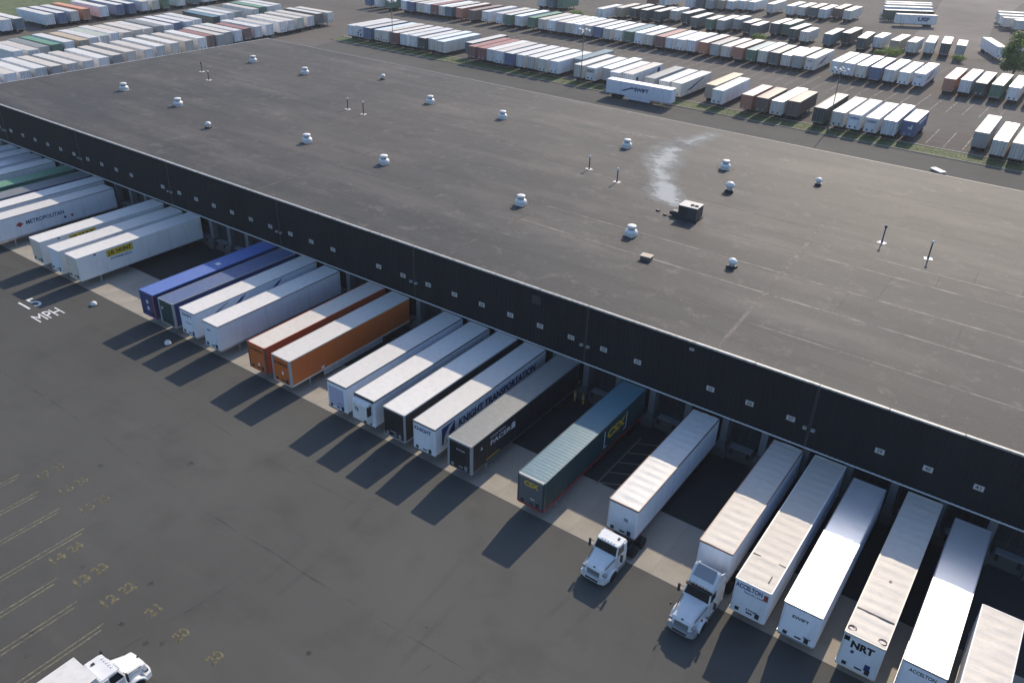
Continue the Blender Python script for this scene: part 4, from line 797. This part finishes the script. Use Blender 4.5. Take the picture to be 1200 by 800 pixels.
for x, y, h, tp, lb in ((-103.8,35.3,1.5,'dark','dark topped vent pipe on white flashing on the warehouse roof'),(-97.4,32.0,1.5,'white','slim white capped vent pipe on white flashing on the roof'),(-65.0,34.6,1.7,'white','slim white capped vent pipe on white flashing on the roof'),(-61.0,34.1,1.9,'white','slim white capped vent pipe on white flashing on the roof'),(-19.1,34.6,1.7,'white','slim white capped vent pipe on white flashing on the roof'),(-13.6,32.5,1.7,'white','slim white capped vent pipe on white flashing on the roof'),(19.6,34.3,1.9,'blue','dark blue vent pipe on white flashing on the roof'),(24.8,33.0,1.9,'white','slim white capped vent pipe on white flashing on the roof')):
    pipe(x, y, h, lb, tp)
def small_vent(x, y, s, label):
    t = thing('roof_vent', (x,y,ZT-.01), rad(RN.uniform(0,90)), label, 'roof vent', 'small roof vents')
    MB().box(-.4*s,.4*s,-.4*s,.4*s,0,.22*s).build('curb', DARK, t); MB().lathe([(.30*s,.2*s),(.26*s,.55*s)],n=14).build('neck', ALU, t); MB().lathe([(.30*s,.52*s),(.46*s,.56*s),(.46*s,.72*s),(.28*s,.92*s),(.02,.98*s)],n=14).build('hood', FW, t, True)
for x, y, s in ((-72.5,13.2,1.0),(-75.3,53.8,1.0),(7.6,49.2,1.0),(8.8,17.0,1.05)): small_vent(x, y, s, 'small domed white roof vent on dark curb')
small_vent(-.6, 38.8, 1.35, 'larger domed white vent beside a pale patch behind the air conditioner')
ac = thing('air_conditioner', (-.62, 26.9, ZT-.01), rad(2), 'dark boxy rooftop air conditioner at the end of the pale water streak', 'air conditioner')
AC1 = paint('ac_cabinet', (.030,.033,.042), .5, .2); AC2 = paint('ac_top', (.50,.50,.48), .5, .3)
MB().box(-1.25,1.25,-1.05,1.05,0,.22).build('curb', DARK, ac); cab = MB().box(-1.15,1.15,-.98,.98,.22,1.66).build('cabinet', AC1, ac)
for i in range(7): MB().box(-1.0,-.1,-1.0,-.975,.5+i*.14,.56+i*.14).build('louver_blade', DARK, cab)
MB().box(.1,1.0,-1.0,-.975,.4,1.5).build('access_panel', paint('ac_panel', (.05,.053,.065), .5, .2), cab); MB().box(-1.19,1.19,-1.02,1.02,1.66,1.72).build('top', AC2, ac)
for x in (.25, .78): MB().lathe([(.24,1.715),(.24,1.80),(.20,1.80),(.2,1.73),(.01,1.73)], x, -.25+.0*x, 16).build('fan_guard', DARK, ac)
bl = MB().box(-1.95,-1.2,-.85,-.1,.1,.75).build('blower_box', AC1, ac); MB().tube((-1.95,-.5,.4),(-2.3,-.5,.3),.22).build('duct', DARK, bl)
for x, y in ((-4.6,26.6),(-3.3,25.9)):
    t = tag(MB().box(x-.22,x+.22,y-.18,y+.18,ZT-.01,ZT+.16).build('support_block', DARK), 'small dark support block lying on the roof beside the air conditioner', 'block', 'support blocks')
ht = thing('roof_hatch', (.9,13.0,ZT-.01), rad(4), 'small tan lidded roof hatch near a white exhaust fan', 'roof hatch'); MB().box(-.55,.55,-.42,.42,0,.42).build('curb', paint('hatch_curb', (.10,.09,.08), .6, .3), ht); MB().box(-.62,.62,-.48,.48,.42,.52).build('lid', paint('hatch_lid', (.45,.38,.31), .6, .3), ht)

# ================================================================== LIGHT MASTS
def mast(x, y, label):
    t = thing('light_pole', (x,y,0), 0, label, 'light pole', 'tall light poles along the grass strip')
    MB().lathe([(.22,0),(.22,.5),(.11,.55),(.065,12.2)], n=10).build('pole', flat('pole_steel', (.16,.17,.17), .5, .3), t)
    MB().tube((-1.3,0,12.15),(1.3,0,12.15),.06).build('cross_arm', ALU, t); MB().tube((0,-.9,12.0),(0,.9,12.0),.06).build('cross_arm', ALU, t)
    for dx, dy in ((-1.3,0),(1.3,0),(0,-.9),(0,.9)): MB().loft([[(dx-.22,dy-.32,12.2),(dx+.22,dy-.32,12.2),(dx+.22,dy+.32,12.2),(dx-.22,dy+.32,12.2)], [(dx-.3,dy-.42,12.5),(dx+.3,dy-.42,12.5),(dx+.3,dy+.42,12.55),(dx-.3,dy+.42,12.55)], [(dx-.12,dy-.2,12.72),(dx+.12,dy-.2,12.72),(dx+.12,dy+.2,12.72),(dx-.12,dy+.2,12.72)]]).build('lamp_head', FW, t)
mast(-9.4, 115.6, 'tall light pole in front of the dark green container on the grass strip'); mast(-69.2, 115.6, 'tall light pole beside the HUNT lettered trailer on the grass strip'); mast(-130.2, 115.6, 'tall light pole before the long block of white trailers')

# ================================================================== TREES AND BUSHES
M_LEAF, n, b = nodes_of('leaves'); oi = new(n, 'ShaderNodeNewGeometry')
f = noise(n, .6, 3); n.links.new(ramp(n, f, [(.3,(.035,.075,.018)),(.7,(.11,.17,.045))]), b.inputs['Base Color']); b.inputs['Roughness'].default_value = .6
tl = new(n, 'ShaderNodeBsdfTranslucent'); tl.inputs['Color'].default_value = (.20,.30,.06,1); ms_ = new(n, 'ShaderNodeMixShader'); ms_.inputs[0].default_value = .45
n.links.new(b.outputs[0], ms_.inputs[1]); n.links.new(tl.outputs[0], ms_.inputs[2]); n.links.new(ms_.outputs[0], n.nodes['Material Output'].inputs['Surface'])
M_BARK = flat('bark', (.09,.07,.055), .9)
def foliage(clumps, n_per, leaf, seed):
    R_ = random.Random(seed); mb = MB()
    for cx, cy, cz, r in clumps:
        for i in range(n_per):
            d = Vector((R_.gauss(0,1), R_.gauss(0,1), R_.gauss(0,1))).normalized()*r*(R_.random()**.45)
            p = Vector((cx,cy,cz)) + Vector((d.x,d.y,d.z*.8)); nrm = (d.normalized()+Vector((R_.uniform(-.6,.6),R_.uniform(-.6,.6),R_.uniform(-.2,.9)))).normalized()
            a = nrm.orthogonal().normalized(); c_ = nrm.cross(a); s = leaf*R_.uniform(.6,1.4); an = R_.uniform(0,6.28)
            u = a*math.cos(an)+c_*math.sin(an); w = nrm.cross(u)
            mb.poly([p-u*s, p-w*s*.5, p+u*s, p+w*s*.5])
    return mb
def tree(name, x, y, h, cr, label, seed, cat='tree', bush=False):
    R_ = random.Random(seed); t = thing(name, (x,y,0), 0, label, cat, None if not bush else 'bushes in the yard')
    mb = MB(); cl = []
    if not bush:
        mb.loft([[(r*math.cos(a), r*math.sin(a), z) for a in [2*math.pi*i/9 for i in range(9)]] for r, z in ((.38,0),(.28,.6),(.22,h*.35),(.1,h*.7))])
        for i in range(11):
            a = i*2.4; z0 = h*R_.uniform(.12,.5); e = Vector((math.cos(a)*cr*R_.uniform(.5,.9), math.sin(a)*cr*R_.uniform(.5,.9), h*R_.uniform(.2,.88))); mb.tube((0,0,z0), e, .09, .03, 6); cl.append((e.x,e.y,e.z,cr*R_.uniform(.32,.5)))
        for i in range(9): cl.append((R_.uniform(-.5,.5)*cr, R_.uniform(-.5,.5)*cr, h*R_.uniform(.28,.9), cr*R_.uniform(.34,.5)))
    else:
        for i in range(5): a = i*1.26; e = Vector((math.cos(a)*cr*.6, math.sin(a)*cr*.6, h*.6)); mb.tube((0,0,0), e, .05, .02, 5); cl.append((e.x,e.y,e.z,cr*.5))
        cl.append((0,0,h*.6,cr*.6))
    mb.build('trunk' if not bush else 'stem', M_BARK, t); foliage(cl, 420 if not bush else 200, .28 if not bush else .16, seed).build('crown', M_LEAF, t)
tree('tree', 13.2, 201, 11.5, 4.6, 'leafy green tree standing behind the second trailer row', 3)
for i, (x, y, h, r, lb) in enumerate(((-57.2,200.5,3.0,2.3,'green bush before the dark trailers of the third row'),(-18.6,203.8,4.2,3.0,'tall green bush before the tan trailer of the third row'),(-22.0,204.6,2.5,1.8,'low bush beside the tall bush before the third row'),(-2.5,214,2.4,2.0,'low bush at the end of the third trailer row'),(-112,193,2.6,2.2,'bush behind the far part of the second trailer row'),(-120,196,3.2,2.8,'larger bush behind the far part of the second trailer row'),(-37,196,2.2,1.8,'low bush behind the white swoosh trailer'))): tree('bush', x, y, h, r, lb, 30+i, 'bush', True)

# ================================================================== HAZE
M_HAZE = bpy.data.materials.new('haze_air'); M_HAZE.use_nodes = True; hn = M_HAZE.node_tree; hn.nodes.clear()
ho = hn.nodes.new('ShaderNodeOutputMaterial'); pv = hn.nodes.new('ShaderNodeVolumePrincipled'); pv.inputs['Color'].default_value = (.80,.86,.95,1); pv.inputs['Density'].default_value = .00017; pv.inputs['Anisotropy'].default_value = .2
hn.links.new(pv.outputs[0], ho.inputs['Volume'])
hz = MB().box(-1520, 1520, -920, 1920, -1.0, 48.0).build('haze', M_HAZE); tag(hz, 'thin pale haze in the air over the whole yard', 'haze', kind='stuff')

# ================================================================== SMALL THINGS
for x, y, lb in ((-53.5,-18.85,'small round white dome on the asphalt near the painted speed marking'),(-39.2,-18.9,'small round white dome in the shadow before the navy container')):
    t = thing('white_dome', (x,y,0), 0, lb, 'dome'); MB().lathe([(.36,0),(.38,.14),(.30,.36),(.16,.46),(.02,.49)], n=14).build('shell', FW, t, True); MB().lathe([(.46,0),(.46,.05)], n=14).build('base', TYRE, t)
# white board on the road beyond the roof
bd = thing('white_board', (14.6, 102.6, 0), rad(-38), 'white rectangular board lying on the road just beyond the rear roof edge', 'board')
MB().box(-1.35,1.35,-.6,.6,.12,.42).build('panel', FW, bd)
for x in (-1.1, 0, 1.1): MB().box(x-.08,x+.08,-.55,.55,0,.12).build('bearer', M_BARK, bd)
# neighbour-based labels for look-alikes that stand next to something distinctive
rows = {}
for o in bpy.data.objects:
    if o.parent is None and 'group' in o and ('yard row' in o['group'] or 'grass strip' in o['group']) and o['category'] in ('trailer','container'): rows.setdefault(o['group'], []).append(o)
for gname, lst in rows.items():
    lst.sort(key=lambda o: o.location.y if 'side yard' in gname else o.location.x)
    base = [o['label'] for o in lst]
    for i, o in enumerate(lst):
        if base.count(base[i]) < 2: continue
        for j in (i-1, i+1):
            if 0 <= j < len(lst) and (lst[j].location-o.location).length < 5.5 and not base[j].startswith('white'):
                w = base[j].split(' with ')[0]; o['label'] = base[i].replace(' in the ', ' by the %s in the ' % w, 1)
                if len(o['label'].split()) > 16: o['label'] = o['label'].replace(' the ', ' ').replace('  ', ' ')
                break
        else:
            end = i == 0 or i == len(lst)-1 or (lst[i+1].location-o.location).length > 5 or (lst[i-1].location-o.location).length > 5
            if end: o['label'] = base[i].replace(' in the ', ' beside a gap in the ', 1)
